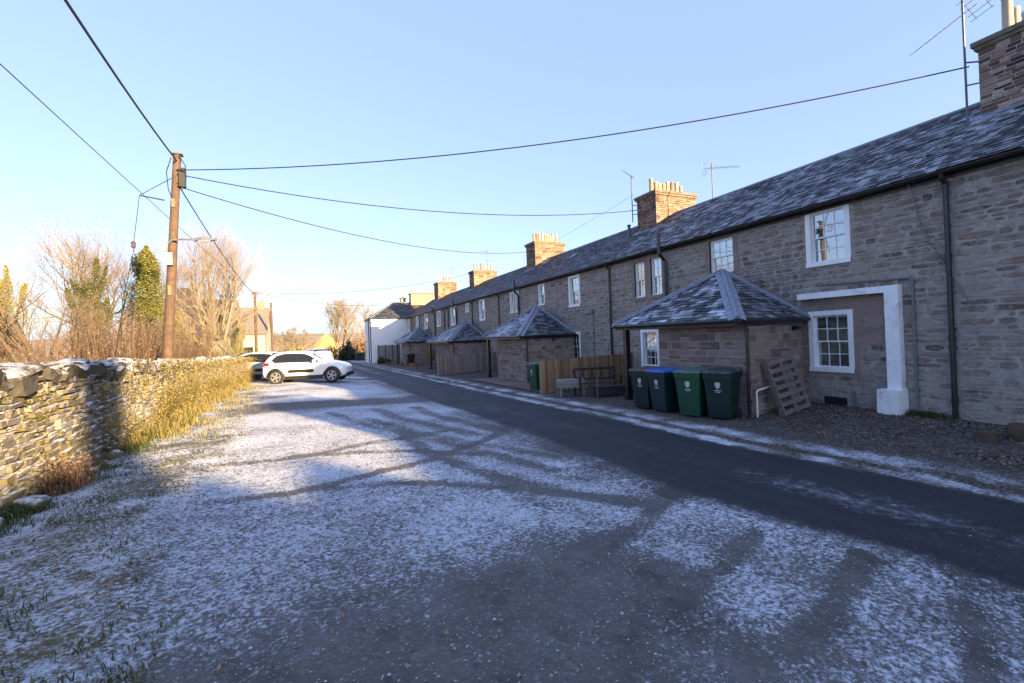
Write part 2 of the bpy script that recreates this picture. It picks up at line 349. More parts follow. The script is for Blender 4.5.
def m_gravel():
    k = NT('gravel'); p = k.pos(); fr = k.attr('frost'); v = k.vor(p, 30., 'F1').outputs; v2 = k.vor(p, 75., 'F1').outputs
    c = k.ramp(k.sep(v['Color'])[0], [(0, (.03, .026, .022)), (.5, (.085, .072, .06)), (.85, (.15, .13, .11)), (1, (.24, .22, .2))])
    n3 = k.noise(p, 2.2, 6, .7).outputs[0]; n5 = k.noise(p, 24, 4, .75).outputs[0]; n2 = k.noise(p, 110, 2, .8).outputs[0]
    c = k.mix(k.mrange(n3, .4, .65, 0, .7), c, (.048, .038, .03))
    c = k.mix(k.mrange(k.noise(p, 3.3, 5, .7).outputs[0], .6, .72, 0, .7), c, (.05, .06, .02))
    g = k.math('ADD', k.math('MULTIPLY', n5, .55), k.math('ADD', k.math('MULTIPLY', n2, .50), k.math('MULTIPLY', n3, .45)))
    f = k.n('MapRange', {0: k.math('ADD', fr, g), 1: 1.18, 2: 1.42, 3: 0., 4: 1.}).outputs[0]
    c = k.mix(k.math('MULTIPLY', f, .85), c, FROST)
    k.bump(k.math('ADD', k.math('MULTIPLY', v['Distance'], -1.), k.math('MULTIPLY', v2['Distance'], -.4)), .8, .03)
    return k.bs(Base_Color=c, Roughness=.88, Specular_IOR_Level=.25)

def m_carpaint(name, col):
    k = NT(name); n1 = k.noise(k.pos(obj=True), 3, 4, .6).outputs[0]
    c = k.mix(k.mrange(n1, .45, .7, 0, .25), col, tuple(v*.75 for v in col))
    return k.bs(Base_Color=c, Roughness=.28, Coat_Weight=.6, Coat_Roughness=.05)

M = dict(
    rubble=m_rubble('rubble stone', [(0, (.105, .075, .062)), (.2, (.24, .165, .13)), (.38, (.14, .115, .10)), (.52, (.30, .235, .19)), (.66, (.20, .14, .115)), (.8, (.34, .29, .25)), (.92, (.26, .19, .17))], (.40, .36, .32)),
    porchstone=m_rnd('porch stone', [(0, (.15, .115, .10)), (.3, (.225, .17, .15)), (.6, (.27, .22, .195)), (.85, (.235, .185, .165)), (1, (.33, .29, .26))], .92, 13, .4, spec=.2, amt=.5), facestone=m_facestone(), facemortar=m_plain('pointing', (.275, .252, .225), .95, .32, 7, .6, dirt=(.20, .172, .152)), mortar=m_plain('lime mortar', (.36, .33, .29), .95, .3, 12, .5),
    pinkstone=m_ashlar('dressed pink stone', (.25, .165, .14), (.2, .14, .12), (.3, .26, .23), .9, .5, .006),
    ashlar=m_ashlar('coursed porch stone', (.24, .185, .165), (.185, .15, .135), (.35, .315, .28)),
    slate=m_slate('frosted slate', .78), slate_moss=m_slate('mossy slate', .8, True), slate_dark=m_slate('dark slate', .30), slate_heavy=m_slate('frosty slate', 1.25),
    under=m_plain('roof felt', (.02, .02, .022), .9),
    lead=m_plain('lead capping', (.17, .20, .25), .55, .25, 6, .1),
    ridge=m_plain('ridge tile', (.13, .15, .18), .75, .3, 6, .15),
    black=m_plain('black gloss paint', (.010, .011, .013), .35, .3, 5, dirt=(.03, .03, .03)),
    white=m_plain('white painted wood', (.74, .75, .75), .5, .06, 5, .05, dirt=(.60, .60, .57)),
    whitestone=m_plain('white painted stone', (.74, .75, .76), .75, .07, 9, .3, dirt=(.48, .46, .42)),
    render=m_plain('white render', (.76, .77, .78), .9, .05, 3, .25, dirt=(.66, .66, .64)),
    brick_r=m_rnd('old red bricks', [(0, (.06, .042, .04)), (.25, (.15, .075, .055)), (.6, (.21, .11, .078)), (.88, (.25, .15, .11)), (1, (.34, .27, .21))], .92, 16, .4, spec=.2, amt=.65), brick_mix_r=m_rnd('mixed old bricks', [(0, (.035, .032, .038)), (.22, (.10, .07, .06)), (.45, (.20, .12, .095)), (.7, (.27, .19, .15)), (1, (.40, .33, .27))], .92, 16, .4, spec=.2, amt=.6), stackstone_r=m_rnd('chimney sandstones', [(0, (.10, .068, .05)), (.5, (.19, .13, .09)), (1, (.27, .20, .145))], .92, 9, .4, spec=.2, amt=.65),
    brick=m_brick('red chimney brick', (.31, .15, .10), (.22, .11, .085), (.3, .26, .22)),
    brick_mix=m_brick('mixed chimney brick', (.30, .2, .15), (.16, .11, .10), (.33, .29, .25), .30, .10),
    stackstone=m_ashlar('chimney sandstone', (.40, .27, .18), (.33, .22, .15), (.3, .26, .22), .5, .26),
    capstone=m_plain('mossy cap stone', (.15, .13, .10), .95, .35, 9, .6, dirt=(.06, .065, .03)),
    pot_buff=m_plain('buff clay', (.34, .255, .16), .8, .2, 6, .2, dirt=(.3, .22, .15)),
    pot_red=m_plain('red clay', (.27, .14, .08), .8, .2, 6, .2, dirt=(.2, .12, .08)),
    pot_cream=m_plain('cream clay', (.42, .36, .27), .8, .12, 6, .2, dirt=(.4, .33, .25)),
    pane=m_pane(), curtain=m_plain('net curtain', (.62, .62, .58), .95, .12, 14),
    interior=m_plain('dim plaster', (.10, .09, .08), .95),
    polewood=m_plain('creosoted pole', (.085, .052, .036), .85, .4, 7, .5, dirt=(.07, .045, .033)),
    pallet=m_plain('weathered pallet wood', (.15, .132, .118), .9, .35, 12, .4), fence=m_rnd('fence board', [(0, (.15, .095, .05)), (.5, (.235, .15, .08)), (1, (.31, .21, .12))], .85, 8),
    fencegrey=m_rnd('grey fence board', [(0, (.15, .12, .10)), (.5, (.21, .17, .145)), (1, (.27, .22, .18))], .9, 8),
    greywood=m_rnd('grey plank', [(0, (.15, .15, .145)), (1, (.26, .25, .24))], .9, 9), darkwood=m_plain('dark timber', (.035, .03, .027), .8, .4, 9, .3),
    bin_dark=m_plain('dark green plastic', (.004, .022, .019), .42, .2, 4, obj=True), bin_teal=m_plain('blue green plastic', (.004, .024, .028), .42, .2, 4, obj=True),
    bin_green=m_plain('mid green plastic', (.008, .062, .030), .42, .2, 4, obj=True), lid_blue=m_plain('blue plastic', (.012, .10, .36), .45, .15, 6, obj=True),
    lid_dark=m_plain('dark lid with frost', (.008, .028, .024), .55, .3, 9, obj=True, dirt=(.16, .19, .20)), lid_brown=m_plain('brown frosted plastic', (.085, .06, .05), .6, .3, 14, obj=True), lid_grey=m_plain('grey green plastic', (.07, .12, .10), .6, .3, 14, obj=True),
    black_plastic=m_plain('black plastic', (.012, .012, .013), .5, .3, 9), print=m_plain('white print', (.42, .44, .43), .6, .05),
    lime=m_plain('lime plastic', (.17, .36, .04), .45, .1), bluepot=m_plain('pale blue plastic', (.18, .25, .36), .5, .1), greytub=m_plain('pale grey tub', (.4, .42, .43), .6, .1),
    galv=m_plain('galvanised steel', (.25, .26, .27), .45, .2, 12, metal=.6), greypipe=m_plain('grey painted pipe', (.13, .145, .15), .6, .25, 9),
    wire=m_plain('black cable', (.012, .013, .016), .6, .1), alu=m_plain('dull aluminium', (.10, .105, .11), .5, .2, 10, metal=.5),
    drystone=m_drystone(), copestone=m_rnd('coping stone', [(0, (.04, .037, .032)), (.5, (.085, .078, .066)), (1, (.14, .128, .108))], .93, 11, 1., frost=.65, spec=.2, amt=.75), road=m_road(), ground=m_ground(), gravel=m_gravel(),
    pebble=m_rnd('loose stones', [(0, (.03, .028, .027)), (.5, (.075, .07, .066)), (.85, (.14, .135, .13)), (1, (.3, .29, .28))], .85, 60, frost=.6),
    vergestone=m_rnd('verge stones', [(0, (.025, .021, .018)), (.5, (.065, .054, .045)), (.85, (.12, .105, .09)), (1, (.22, .2, .18))], .88, 60, frost=.15),
    dleaf=m_rnd('fallen leaf', [(0, (.10, .045, .015)), (.5, (.17, .085, .03)), (1, (.24, .15, .06))], .8, 30, frost=.2),
    grass=m_rnd('frosted grass', [(0, (.035, .06, .015)), (.5, (.075, .10, .03)), (.8, (.19, .17, .07)), (1, (.42, .46, .47))], .8, 30, trans=.25),
    drygrass=m_rnd('dry grass', [(0, (.12, .12, .035)), (.4, (.27, .23, .07)), (.8, (.42, .33, .13)), (1, (.52, .45, .24))], .85, 30, trans=.3),
    bracken=m_rnd('dead stalks', [(0, (.10, .058, .036)), (.5, (.20, .125, .08)), (1, (.34, .25, .17))], .9, 20, trans=.2),
    bark=m_rnd('bark', [(0, (.075, .058, .042)), (1, (.15, .12, .085))], .95, 14, .5), palebark=m_rnd('pale bark', [(0, (.15, .12, .085)), (1, (.26, .21, .145))], .95, 14, .4),
    twig=m_rnd('twigs', [(0, (.13, .105, .085)), (1, (.25, .20, .15))], .95, 14), paletwig=m_rnd('pale twigs', [(0, (.22, .18, .13)), (1, (.38, .31, .22))], .95, 14),
    ivy=m_rnd('ivy leaves', [(0, (.03, .04, .014)), (.45, (.085, .10, .03)), (.8, (.19, .20, .06)), (1, (.32, .30, .10))], .6, 30, trans=.2, spec=.4),
    yellowleaf=m_rnd('yellow green leaves', [(0, (.16, .16, .03)), (.5, (.36, .33, .06)), (1, (.50, .44, .11))], .7, 30, trans=.3),
    conifer=m_rnd('conifer leaves', [(0, (.05, .065, .018)), (.5, (.15, .16, .04)), (1, (.30, .28, .08))], .8, 30, trans=.15),
    evergreen=m_rnd('dark evergreen leaves', [(0, (.012, .022, .010)), (.6, (.03, .048, .018)), (1, (.055, .075, .03))], .7, 30, spec=.4),
    hedgeleaf=m_rnd('wall plants', [(0, (.12, .105, .035)), (.5, (.31, .25, .085)), (1, (.52, .43, .20))], .8, 30, trans=.25),
    moss=m_rnd('moss', [(0, (.05, .055, .015)), (1, (.12, .11, .03))], .95, 40),
    buff=m_plain('buff harling', (.40, .34, .27), .9, .12, 3), pale=m_plain('pale harling', (.50, .47, .42), .9, .1, 3), tileroof=m_plain('brown roof tile', (.16, .14, .125), .85, .25, 8, .3), greyroof=m_plain('grey roof', (.20, .21, .23), .8, .2, 4, .2, dirt=(.4, .42, .45)),
    orange=m_plain('orange harling', (.36, .20, .10), .9, .15, 3), darkglass=m_plain('dark glass', (.012, .015, .018), .06, .1),
    field=m_plain('winter field', (.30, .22, .12), .95, .3, .02, dirt=(.13, .12, .06)),
    carwhite=m_carpaint('white car paint', (.74, .75, .77)), carsilver=m_carpaint('silver blue car paint', (.35, .42, .50)), tyre=m_plain('tyre rubber', (.014, .014, .015), .8), rim=m_plain('alloy wheel', (.45, .46, .48), .35, .1, metal=.7),
    redlens=m_plain('red lens', (.34, .014, .012), .25, .1), clearlens=m_plain('clear lens', (.45, .48, .5), .15, .1), redtile=m_ashlar('red paving', (.17, .085, .06), (.13, .07, .05), (.10, .085, .075), .3, .15), hydrant=m_plain('yellow paint', (.6, .42, .03), .6, .1),
    lamp_glass=m_plain('lamp glass', (.5, .5, .46), .3, .1), insul=m_plain('brown porcelain', (.07, .05, .045), .4, .2), plate=m_plain('yellow sign plate', (.13, .11, .055), .6, .1), card=m_plain('white card', (.75, .76, .76), .7, .04),
)
# ------------------------------------------------------------------ ground, road, gravel
def lerp_tab(tab, y):
    if y <= tab[0][0]: return tab[0][1]
    for (a, p), (b, q) in zip(tab, tab[1:]):
        if y <= b: return p+(q-p)*(y-a)/(b-a)
    return tab[-1][1]
ROAD_N = [(-60, 5.2), (0, 4.85), (1.5, 4.63), (2.8, 4.4), (4.2, 4.05), (8.4, 3.84), (17.5, 3.32), (36, 2.85), (60, 2.5), (120, 0.5), (200, -6)]
ROAD_F = [(-60, 7.4), (0, 7.25), (2.3, 7.04), (4, 6.8), (5.8, 6.5), (9.5, 6.3), (10.9, 6.15), (17.6, 5.98), (27, 5.83), (50, 5.6), (60, 5.5), (120, 3.6), (200, -3)]
TRACKS = [  # tyre tracks worn through the frost: polyline, half width, strength
    ([(-1.19,6.55),(-.3,6.46),(.31,6.63),(.85,6.92),(1.56,7.21),(2.59,7.97),(3.4,8.7),(4.4,9.7)], .09, .24),
    ([(-1.41,8.5),(-.59,8.41),(.32,8.68),(1.13,9.1),(1.58,9.14),(2.69,9.61)], .10, .21),
    ([(-.33,8.48),(.6,8.38),(1.72,7.94),(2.6,7.3)], .09, .22),
    ([(.19,6.39),(.96,6.29),(1.4,6.09),(2.19,5.55),(2.77,4.98),(3.6,4.2)], .10, .21),
    ([(1.7,10.06),(1.78,7.67),(2.34,5.91),(2.81,5.05),(3.3,4.5)], .12, .2),
    ([(4.04,4.46),(3.29,3.92),(2.57,3.62),(1.91,3.48)], .09, .24),
    ([(3.91,3.18),(3.45,2.95),(2.98,2.79),(2.3,2.7)], .075, .24),
    ([(4.3,2.4),(3.9,2.28),(3.27,2.06),(2.64,1.91)], .075, .25),
    ([(4.21,1.71),(3.48,1.35),(2.8,1.1)], .075, .25),
    ([(1.2,12.),(2.,9.6),(2.9,7.9),(3.6,6.6)], .12, .16), ([(.4,13.5),(1.2,10.8),(2.2,8.6),(3.2,6.)], .12, .16),
    ([(2.4,24),(2.5,17),(2.9,12),(3.6,9)], .16, .2), ([(1.2,22),(1.4,16),(1.9,12),(3,9)], .16, .14)]
SPOTS = [(2.27,1.92,.14), (2.31,3.47,.11), (1.39,3.5,.10), (2.4,2.55,.09), (1.9,2.9,.07), (2.7,3.0,.08), (2.15,2.2,.06)]
BARE = [(-3.,2.6),(-1.35,3.38),(-.99,3.53),(-.52,3.49),(-.05,3.67),(.5,3.66),(1.19,3.79),(1.99,4.05),(2.47,3.6),(2.75,3.1),(2.54,2.53),(2.04,1.86),(1.9,.5),(1.9,-6),(-4,-6)]
def dseg(px, py, a, b):
    dx, dy = b[0]-a[0], b[1]-a[1]; t = clamp(((px-a[0])*dx+(py-a[1])*dy)/(dx*dx+dy*dy))
    return math.hypot(px-a[0]-t*dx, py-a[1]-t*dy)
def sd_poly(x, y, P):
    ins = False; d = 1e9
    for i in range(len(P)):
        a, b = P[i], P[i-1]
        d = min(d, dseg(x, y, a, b))
        if (a[1] > y) != (b[1] > y) and x < (b[0]-a[0])*(y-a[1])/(b[1]-a[1])+a[0]: ins = not ins
    return -d if ins else d
VERGE = [(-6,-.4),(3.2,-.95),(4.4,-1.3),(6.8,-1.42),(8.2,-1.35),(10.7,-1.5),(13.5,-1.75),(18.2,-1.7),(22,-1.9),(27,-2.4),(60,-3)]
def verge(x, y):
    return sst(.35, -.45, x-lerp_tab(VERGE, y)+.35*nz(x*.9, y*.9, 3)+.2*nz(x*3, y*3, 5))
def frost(x, y):
    f = .655+.035*sst(2.6, 1.2, x)*sst(5.5, 7.5, y)+.08*nz(x*.35, y*.35, 1.3)+.06*nz(x*1.3, y*1.3, 8)
    if x < 5.5 and y < 14:
        s = sd_poly(x+.25*nz(x*1.1, y*1.1, 2)+.1*nz(x*4, y*4), y+.2*nz(x*1.1, y*1.1, 7), BARE)
        q = sst(-.75, .55, s); f = f*q+(.42+.08*nz(x*1.7, y*1.7, 31))*(1-q)
        if x > 2.2 and y < 6: f -= .05+.10*nz(x*1.9, y*1.9, 17)
        for P, hw, st in TRACKS:
            d = min(dseg(x, y, a, b) for a, b in zip(P, P[1:]))
            f -= st*sst(hw*1.7, hw*.6, d+.05*nz(x*5, y*5, 4))*(.75+.5*nz(x*1.5, y*1.5, 11))
        for sx, sy, r in SPOTS:
            d = math.hypot(x-sx, (y-sy)*1.2)+.05*nz(x*8, y*8); f -= .35*sst(r*1.6, r*.5, d)
    if y > 10:
        bnd = sst(.0, .35, nz(x*.12+3, y*.42, 5))
        f -= .24*bnd*sst(10, 13, y)
    if x > 2 and y > 4:                                     # strip by the road edge stays thin
        f -= .13*sst(.6, .0, lerp_tab(ROAD_N, y)-x)*(.7+.9*nz(y*.8, x, 3))
    v = verge(x, y)
    f = f*(1-v)+v*(.63+.15*nz(x*1.2, y*1.2, 6)+.1*nz(x*4, y*4, 2))
    if x < -3.1: f = min(f, .45)
    return f
def grid_obj(name, xs, ys, zf, mat, attrs, smooth=True):
    me = bpy.data.meshes.new(name); nx = len(xs); V = []; A = {k: [] for k in attrs}
    for y in ys:
        for x in xs:
            px, py = (x(y), y) if callable(x) else (x, y)
            V.append((px, py, zf(px, py)))
            for k, fn in attrs.items(): A[k].append(fn(px, py))
    Fc = [(j*nx+i, j*nx+i+1, (j+1)*nx+i+1, (j+1)*nx+i) for j in range(len(ys)-1) for i in range(nx-1)]
    me.from_pydata(V, [], Fc)
    for k in attrs: me.attributes.new(k, 'FLOAT', 'POINT').data.foreach_set('value', A[k])
    me.polygons.foreach_set('use_smooth', [smooth]*len(me.polygons)); me.materials.append(mat); me.update()
    o = bpy.data.objects.new(name, me); COL.objects.link(o); o['kind'] = 'structure'; return o
def frange(a, b, s):
    n = max(1, round((b-a)/s)); return [a+(b-a)*i/n for i in range(n)]
gxs = [-900, -500, -250, -120, -70, -45, -30, -20, -14]+frange(-10, -4, .5)+frange(-4, 5, .09)+frange(5, 12, .35)+[12, 14, 17, 20, 26, 35, 50, 80, 140, 300, 600, 900]
gys = [-120, -70, -40, -25, -15, -10, -6, -3, -1]+frange(0, 1, .3)+frange(1, 12, .08)+frange(12, 30, .25)+frange(30, 70, 1.)+[70, 80, 95, 120, 160, 220, 320, 460, 700, 1100]
def gzf(x, y):
    z = gz(x, y)
    if y > 75: z = gz(x, 75)-.0145*.35*(y-75)
    if -4 < x < 5 and 0 < y < 14: z += .012*nz(x*1.1, y*1.1, 3)+.006*nz(x*4, y*4, 9)
    if x < -1.2: z += .05*verge(x, y)*(1+nz(x*2, y*2, 4)) + .35*sst(-3.4, -4.2, x)
    return z
ground = grid_obj('ground', gxs, gys, gzf, M['ground'], dict(frost=frost, grass=lambda x, y: 1. if x < -3.2 else verge(x, y)))

rys = frange(-60, -2, 4)+frange(-2, 30, .2)+frange(30, 130, 2)+[130, 160, 200]
def redge(t):
    def fx(y):
        a, b = lerp_tab(ROAD_N, y), lerp_tab(ROAD_F, y)
        j = (.10*nz(y*.9, t*3, 1)+.05*nz(y*3.3, t*3, 2)+.03*nz(y*9, t, 4))*(1 if t < 0 or t >= 1 else 0)
        return a+(b-a)*t+j
    return fx
rts = [-.12, -.08, -.05, -.02, .02, .06, .12, .2, .3, .4, .5, .6, .7, .8, .88, .94, .98, 1, 1.03]
def rfrost(x, y):
    a, b = lerp_tab(ROAD_N, y), lerp_tab(ROAD_F, y); t = (x-a)/(b-a)
    f = .24+.15*nz(x*.8, y*.25, 2)+.08*nz(x*4, y*2, 5)+.10*sst(.12, 0, t)+.16*sst(.92, 1, t)
    f += .10*math.exp(-((t-.5)/.12)**2)+.10*sst(14, 40, y)
    return f
def gfrost(x, y):
    d = x-lerp_tab(ROAD_F, y)+.12*nz(y*1.7, 3)
    f = (.525+.14*nz(y*.9, x*2, 6)+.10*nz(y*3.1, x*4, 2))*sst(1.25, .75, d)+.34*(1-sst(1.25, .75, d))
    f -= .28*math.exp(-((d-.42)/.09)**2)                      # a bare wheel line along the kerb
    f += .08*nz(x*1.4, y*1.4, 3); return f
def rt_(x, y): a_, b_ = lerp_tab(ROAD_N, y), lerp_tab(ROAD_F, y); return (x-a_)/(b_-a_)
def roadz(x, y):
    t = rt_(x, y); base = gz(x, y) if y < 75 else gzf(x, y)
    return base+.022-.05*sst(-.02, -.13, t)
road = grid_obj('road', [redge(t) for t in rts], rys, roadz, M['road'], dict(frost=rfrost, gfrost=lambda x, y: frost(x, y) if rt_(x, y) < .2 else gfrost(x, y), edge=lambda x, y: max(sst(.17, -.03, rt_(x, y)+.05*nz(x*1.5, y*1.2, 44)), .8*sst(.93, 1.0, rt_(x, y)))))
hxs = [lambda y, t=t: lerp_tab(ROAD_F, y)-.03+.06*nz(y*2.2, 5)+(11.3-lerp_tab(ROAD_F, y))*t for t in [0, .03, .06, .09, .12, .16, .2, .25, .3, .36, .43, .5, .58, .66, .75, .85, .95, 1]]
def gvz(x, y):
    d = x-lerp_tab(ROAD_F, y); return gz(x, y)+.024+.03*sst(.2, .7, d)+.012*nz(x*3, y*3)+.02*nz(x*.9, y*.9, 4)*sst(.7, 1.5, d)
strip = grid_obj('gravel_verge', hxs, frange(-12, 58, .18), gvz, M['gravel'], dict(frost=gfrost))
# red paving under and beside the second porch
paving = grid_obj('paving', [lambda y, t=t: 7.35+t*3.8 for t in (0, .25, .5, .75, 1)], frange(14.3, 22.6, .4), lambda x, y: gvz(x, y)*0+gz(x, y)+.085, M['redtile'], {})

# ------------------------------------------------------------------ slates
def slate_face(mb, O, U, V, N, vmax, ext, row=.135, wmin=.13, wmax=.26, seed=1, th=.011):
    """rows of single slates: O origin at the eave, U along the eave, V up the slope, ext(v) -> (u0, u1)"""
    rs = random.Random(seed); O = Vector(O); U = Vector(U).normalized(); V = Vector(V).normalized(); N = Vector(N).normalized()
    n = int(vmax/row)+1
    for r in range(n):
        v0 = r*row; v1 = min(v0+row*1.25, vmax)
        u0, u1 = ext(min(v0+row*.5, vmax))
        if u1-u0 < .05: continue
        u = u0-rs.uniform(0, wmax*.8)
        while u < u1:
            w_ = rs.uniform(wmin, wmax); a, b = max(u, u0), min(u+w_-.006, u1)
            u += w_
            if b-a < .02: continue
            mb.cur = rs.random(); l = rs.uniform(.016, .03); j = rs.uniform(-.012, .012); sk = rs.uniform(-.006, .006)
            p = lambda uu, vv, hh: O+U*uu+V*vv+N*hh
            mb.hexa([p(a, v0+j, l), p(b, v0+j+sk, l), p(b, v1, .004), p(a, v1, .004),
                     p(a, v0+j, l+th), p(b, v0+j+sk, l+th), p(b, v1, .004+th), p(a, v1, .004+th)])

# ------------------------------------------------------------------ houses
W = 11.15; BACK = 17.5; RX, RZ = 14.35, 7.02; EX, EZ = 10.96, 4.86
SLOPE = Vector((RX-EX, 0, RZ-EZ)); SLEN = SLOPE.length; SU = SLOPE.normalized(); SN = Vector((-SU.z, 0, SU.x))

def roof_z(x): return EZ+(x-EX)*(RZ-EZ)/(RX-EX)

def sash_window(house, yc, wd, z0, z1, cols=3, rows=2, border=.11, curtain=None, star=False, x=W, proud=.02):
    """painted sash window with its surround in the front wall (plane x, facing -x)"""
    y0, y1 = yc-wd/2, yc+wd/2; fr = MB(); xi = x+.13
    b = border; xo = x-proud
    fr.box(xo, xi, y0, y0+b, z0, z1); fr.box(xo, xi, y1-b, y1, z0, z1)
    fr.box(xo+.001, xi, y0+b, y1-b, z1-b, z1); fr.box(xo-.03, xi, y0-.0, y1+.0, z0-.002, z0+b*.9)
    win = fr.build('window', M['white'], house)
    sa = MB(); a0, a1, c0, c1 = y0+b, y1-b, z0+b*.9, z1-b; zm = (c0+c1)/2; st = .035; xs = x+.07
    def sash(zz0, zz1, xx):
        sa.box(xx, xx+.035, a0, a0+st, zz0, zz1); sa.box(xx, xx+.035, a1-st, a1, zz0, zz1)
        sa.box(xx+.001, xx+.034, a0+st, a1-st, zz0, zz0+st); sa.box(xx+.001, xx+.034, a0+st, a1-st, zz1-st, zz1)
        for i in range(1, cols):
            yy = a0+st+(a1-a0-2*st)*i/cols; sa.box(xx+.006, xx+.03, yy-.009, yy+.009, zz0+st, zz1-st)
        for i in range(1, rows):
            zz = zz0+st+(zz1-zz0-2*st)*i/rows; sa.box(xx+.008, xx+.028, a0+st, a1-st, zz-.009, zz+.009)
    sash(zm-.018, c1, xs); sash(c0, zm+.018, xs+.037)
    sa.build('sash', M['white'], win)
    pn = MB(); pn.box(xs+.014, xs+.02, a0+.01, a1-.01, zm, c1-.01); pn.box(xs+.051, xs+.057, a0+.01, a1-.01, c0+.01, zm)
    pn.build('pane', M['pane'], win)
    if curtain:
        cu = MB(); cx = xs+.16; n = 26
        spans = {'full': [(a0, a1)], 'sides': [(a0, a0+(a1-a0)*.3), (a1-(a1-a0)*.3, a1)]}[curtain]
        for s0, s1 in spans:
            for i in range(n):
                p, q = s0+(s1-s0)*i/n, s0+(s1-s0)*(i+1)/n; d0, d1 = .018*math.sin(i*1.9), .018*math.sin((i+1)*1.9)
                cu.quad((cx+d0, p, c0), (cx+d1, q, c0), (cx+d1, q, c1), (cx+d0, p, c1))
        cu.build('curtain', M['curtain'], win, smooth=True)
    if star:
        sb = MB(); cy_, cz_ = (a0+a1)/2, zm+(c1-zm)*.30
        for k_ in range(3):
            t = k_*math.pi/3+.3; dy, dz = math.cos(t)*.085, math.sin(t)*.085
            sb.bar((xs+.006-.001*k_, cy_-dy, cz_-dz), (xs+.006-.001*k_, cy_+dy, cz_+dz), .04, .004, (1, 0, 0))
        sb.build('paper_star', M['card'], win)
    return (y0, y1, z0, z1)

def holed_wall(mb, x, y0, y1, z0, z1, holes, depth=.16):
    ys = sorted({y0, y1}|{h[0] for h in holes}|{h[1] for h in holes}); zs = sorted({z0, z1}|{h[2] for h in holes}|{h[3] for h in holes})
    for a, b in zip(ys, ys[1:]):
        for c, d in zip(zs, zs[1:]):
            if any(h[0] <= a and b <= h[1] and h[2] <= c and d <= h[3] for h in holes): continue
            mb.quad((x, b, c), (x, a, c), (x, a, d), (x, b, d))
    for a, b, c, d in holes:
        X2 = x+depth
        mb.quad((x, a, c), (X2, a, c), (X2, a, d), (x, a, d)); mb.quad((x, b, c), (x, b, d), (X2, b, d), (X2, b, c))
        mb.quad((x, a, c), (x, b, c), (X2, b, c), (X2, a, c)); mb.quad((x, a, d), (X2, a, d), (X2, b, d), (x, b, d))

def chimney(house, y0, y1, x0=13.3, x1=15.5, ztop=7.95, mat='brick', pots=8, seed=1, tall=.55, xcap=.09, dy=0.):
    rs = random.Random(seed); st = MB(); st.box(x0, x1, y0, y1, roof_z(x0)-.25, ztop-.2); s = st.build('chimney', M['mortar'], house)
    bk = MB(); bb = dict(hmin=.068, hmax=.085, lmin=.15, lmax=.3) if mat.startswith('brick') else dict(hmin=.16, hmax=.27, lmin=.25, lmax=.6)
    zb_ = roof_z(x0)-.25; block_wall(bk, (x0, y1, zb_), (0, -1, 0), (-1, 0, 0), y1-y0, ztop-.2-zb_, seed+20, **bb); block_wall(bk, (x0, y0, zb_), (1, 0, 0), (0, -1, 0), x1-x0, ztop-.2-zb_, seed+21, **bb)
    bk.build('chimney_bricks' if mat.startswith('brick') else 'chimney_stones', M[mat+'_r'], s)
    cp = MB()
    for k_, (e, a, b) in enumerate([(.05, ztop-.2, ztop-.12), (xcap, ztop-.12, ztop-.02)]): cp.box(x0-e, x1+e, y0-e, y1+e, a, b)
    cp.hexa([(x0-.02, y0-.02, ztop-.02), (x1+.02, y0-.02, ztop-.02), (x1+.02, y1+.02, ztop-.02), (x0-.02, y1+.02, ztop-.02),
             (x0+.2, y0+.2, ztop+.07), (x1-.2, y0+.2, ztop+.07), (x1-.2, y1-.2, ztop+.07), (x0+.2, y1-.2, ztop+.07)])
    cp.build('chimney_cap', M['capstone'], s)
    fl = MB(); fl.obox((x0-.08, (y0+y1)/2, roof_z(x0-.08)+.03), (0, 1, 0), SU, SN, y1-y0+.3, .3, .02); fl.build('flashing', M['lead'], s)
    for i in range(pots):
        px = x0+.28+(x1-x0-.56)*i/max(1, pots-1); py = (y0+y1)/2+dy+rs.uniform(-.06, .06); h = tall*rs.uniform(.82, 1.15); r = rs.uniform(.085, .102)
        pm = MB(); pm.lathe([(r*1.08, 0), (r*1.08, .05), (r, .07), (r*.9, h-.08), (r*1.02, h-.06), (r*1.02, h), (r*.8, h), (r*.75, h-.15)], (px, py, ztop+.02), 14)
        po = pm.build('chimney_pot', M[rs.choice(['pot_buff', 'pot_buff', 'pot_red', 'pot_cream'])], s, smooth=True)
    return s

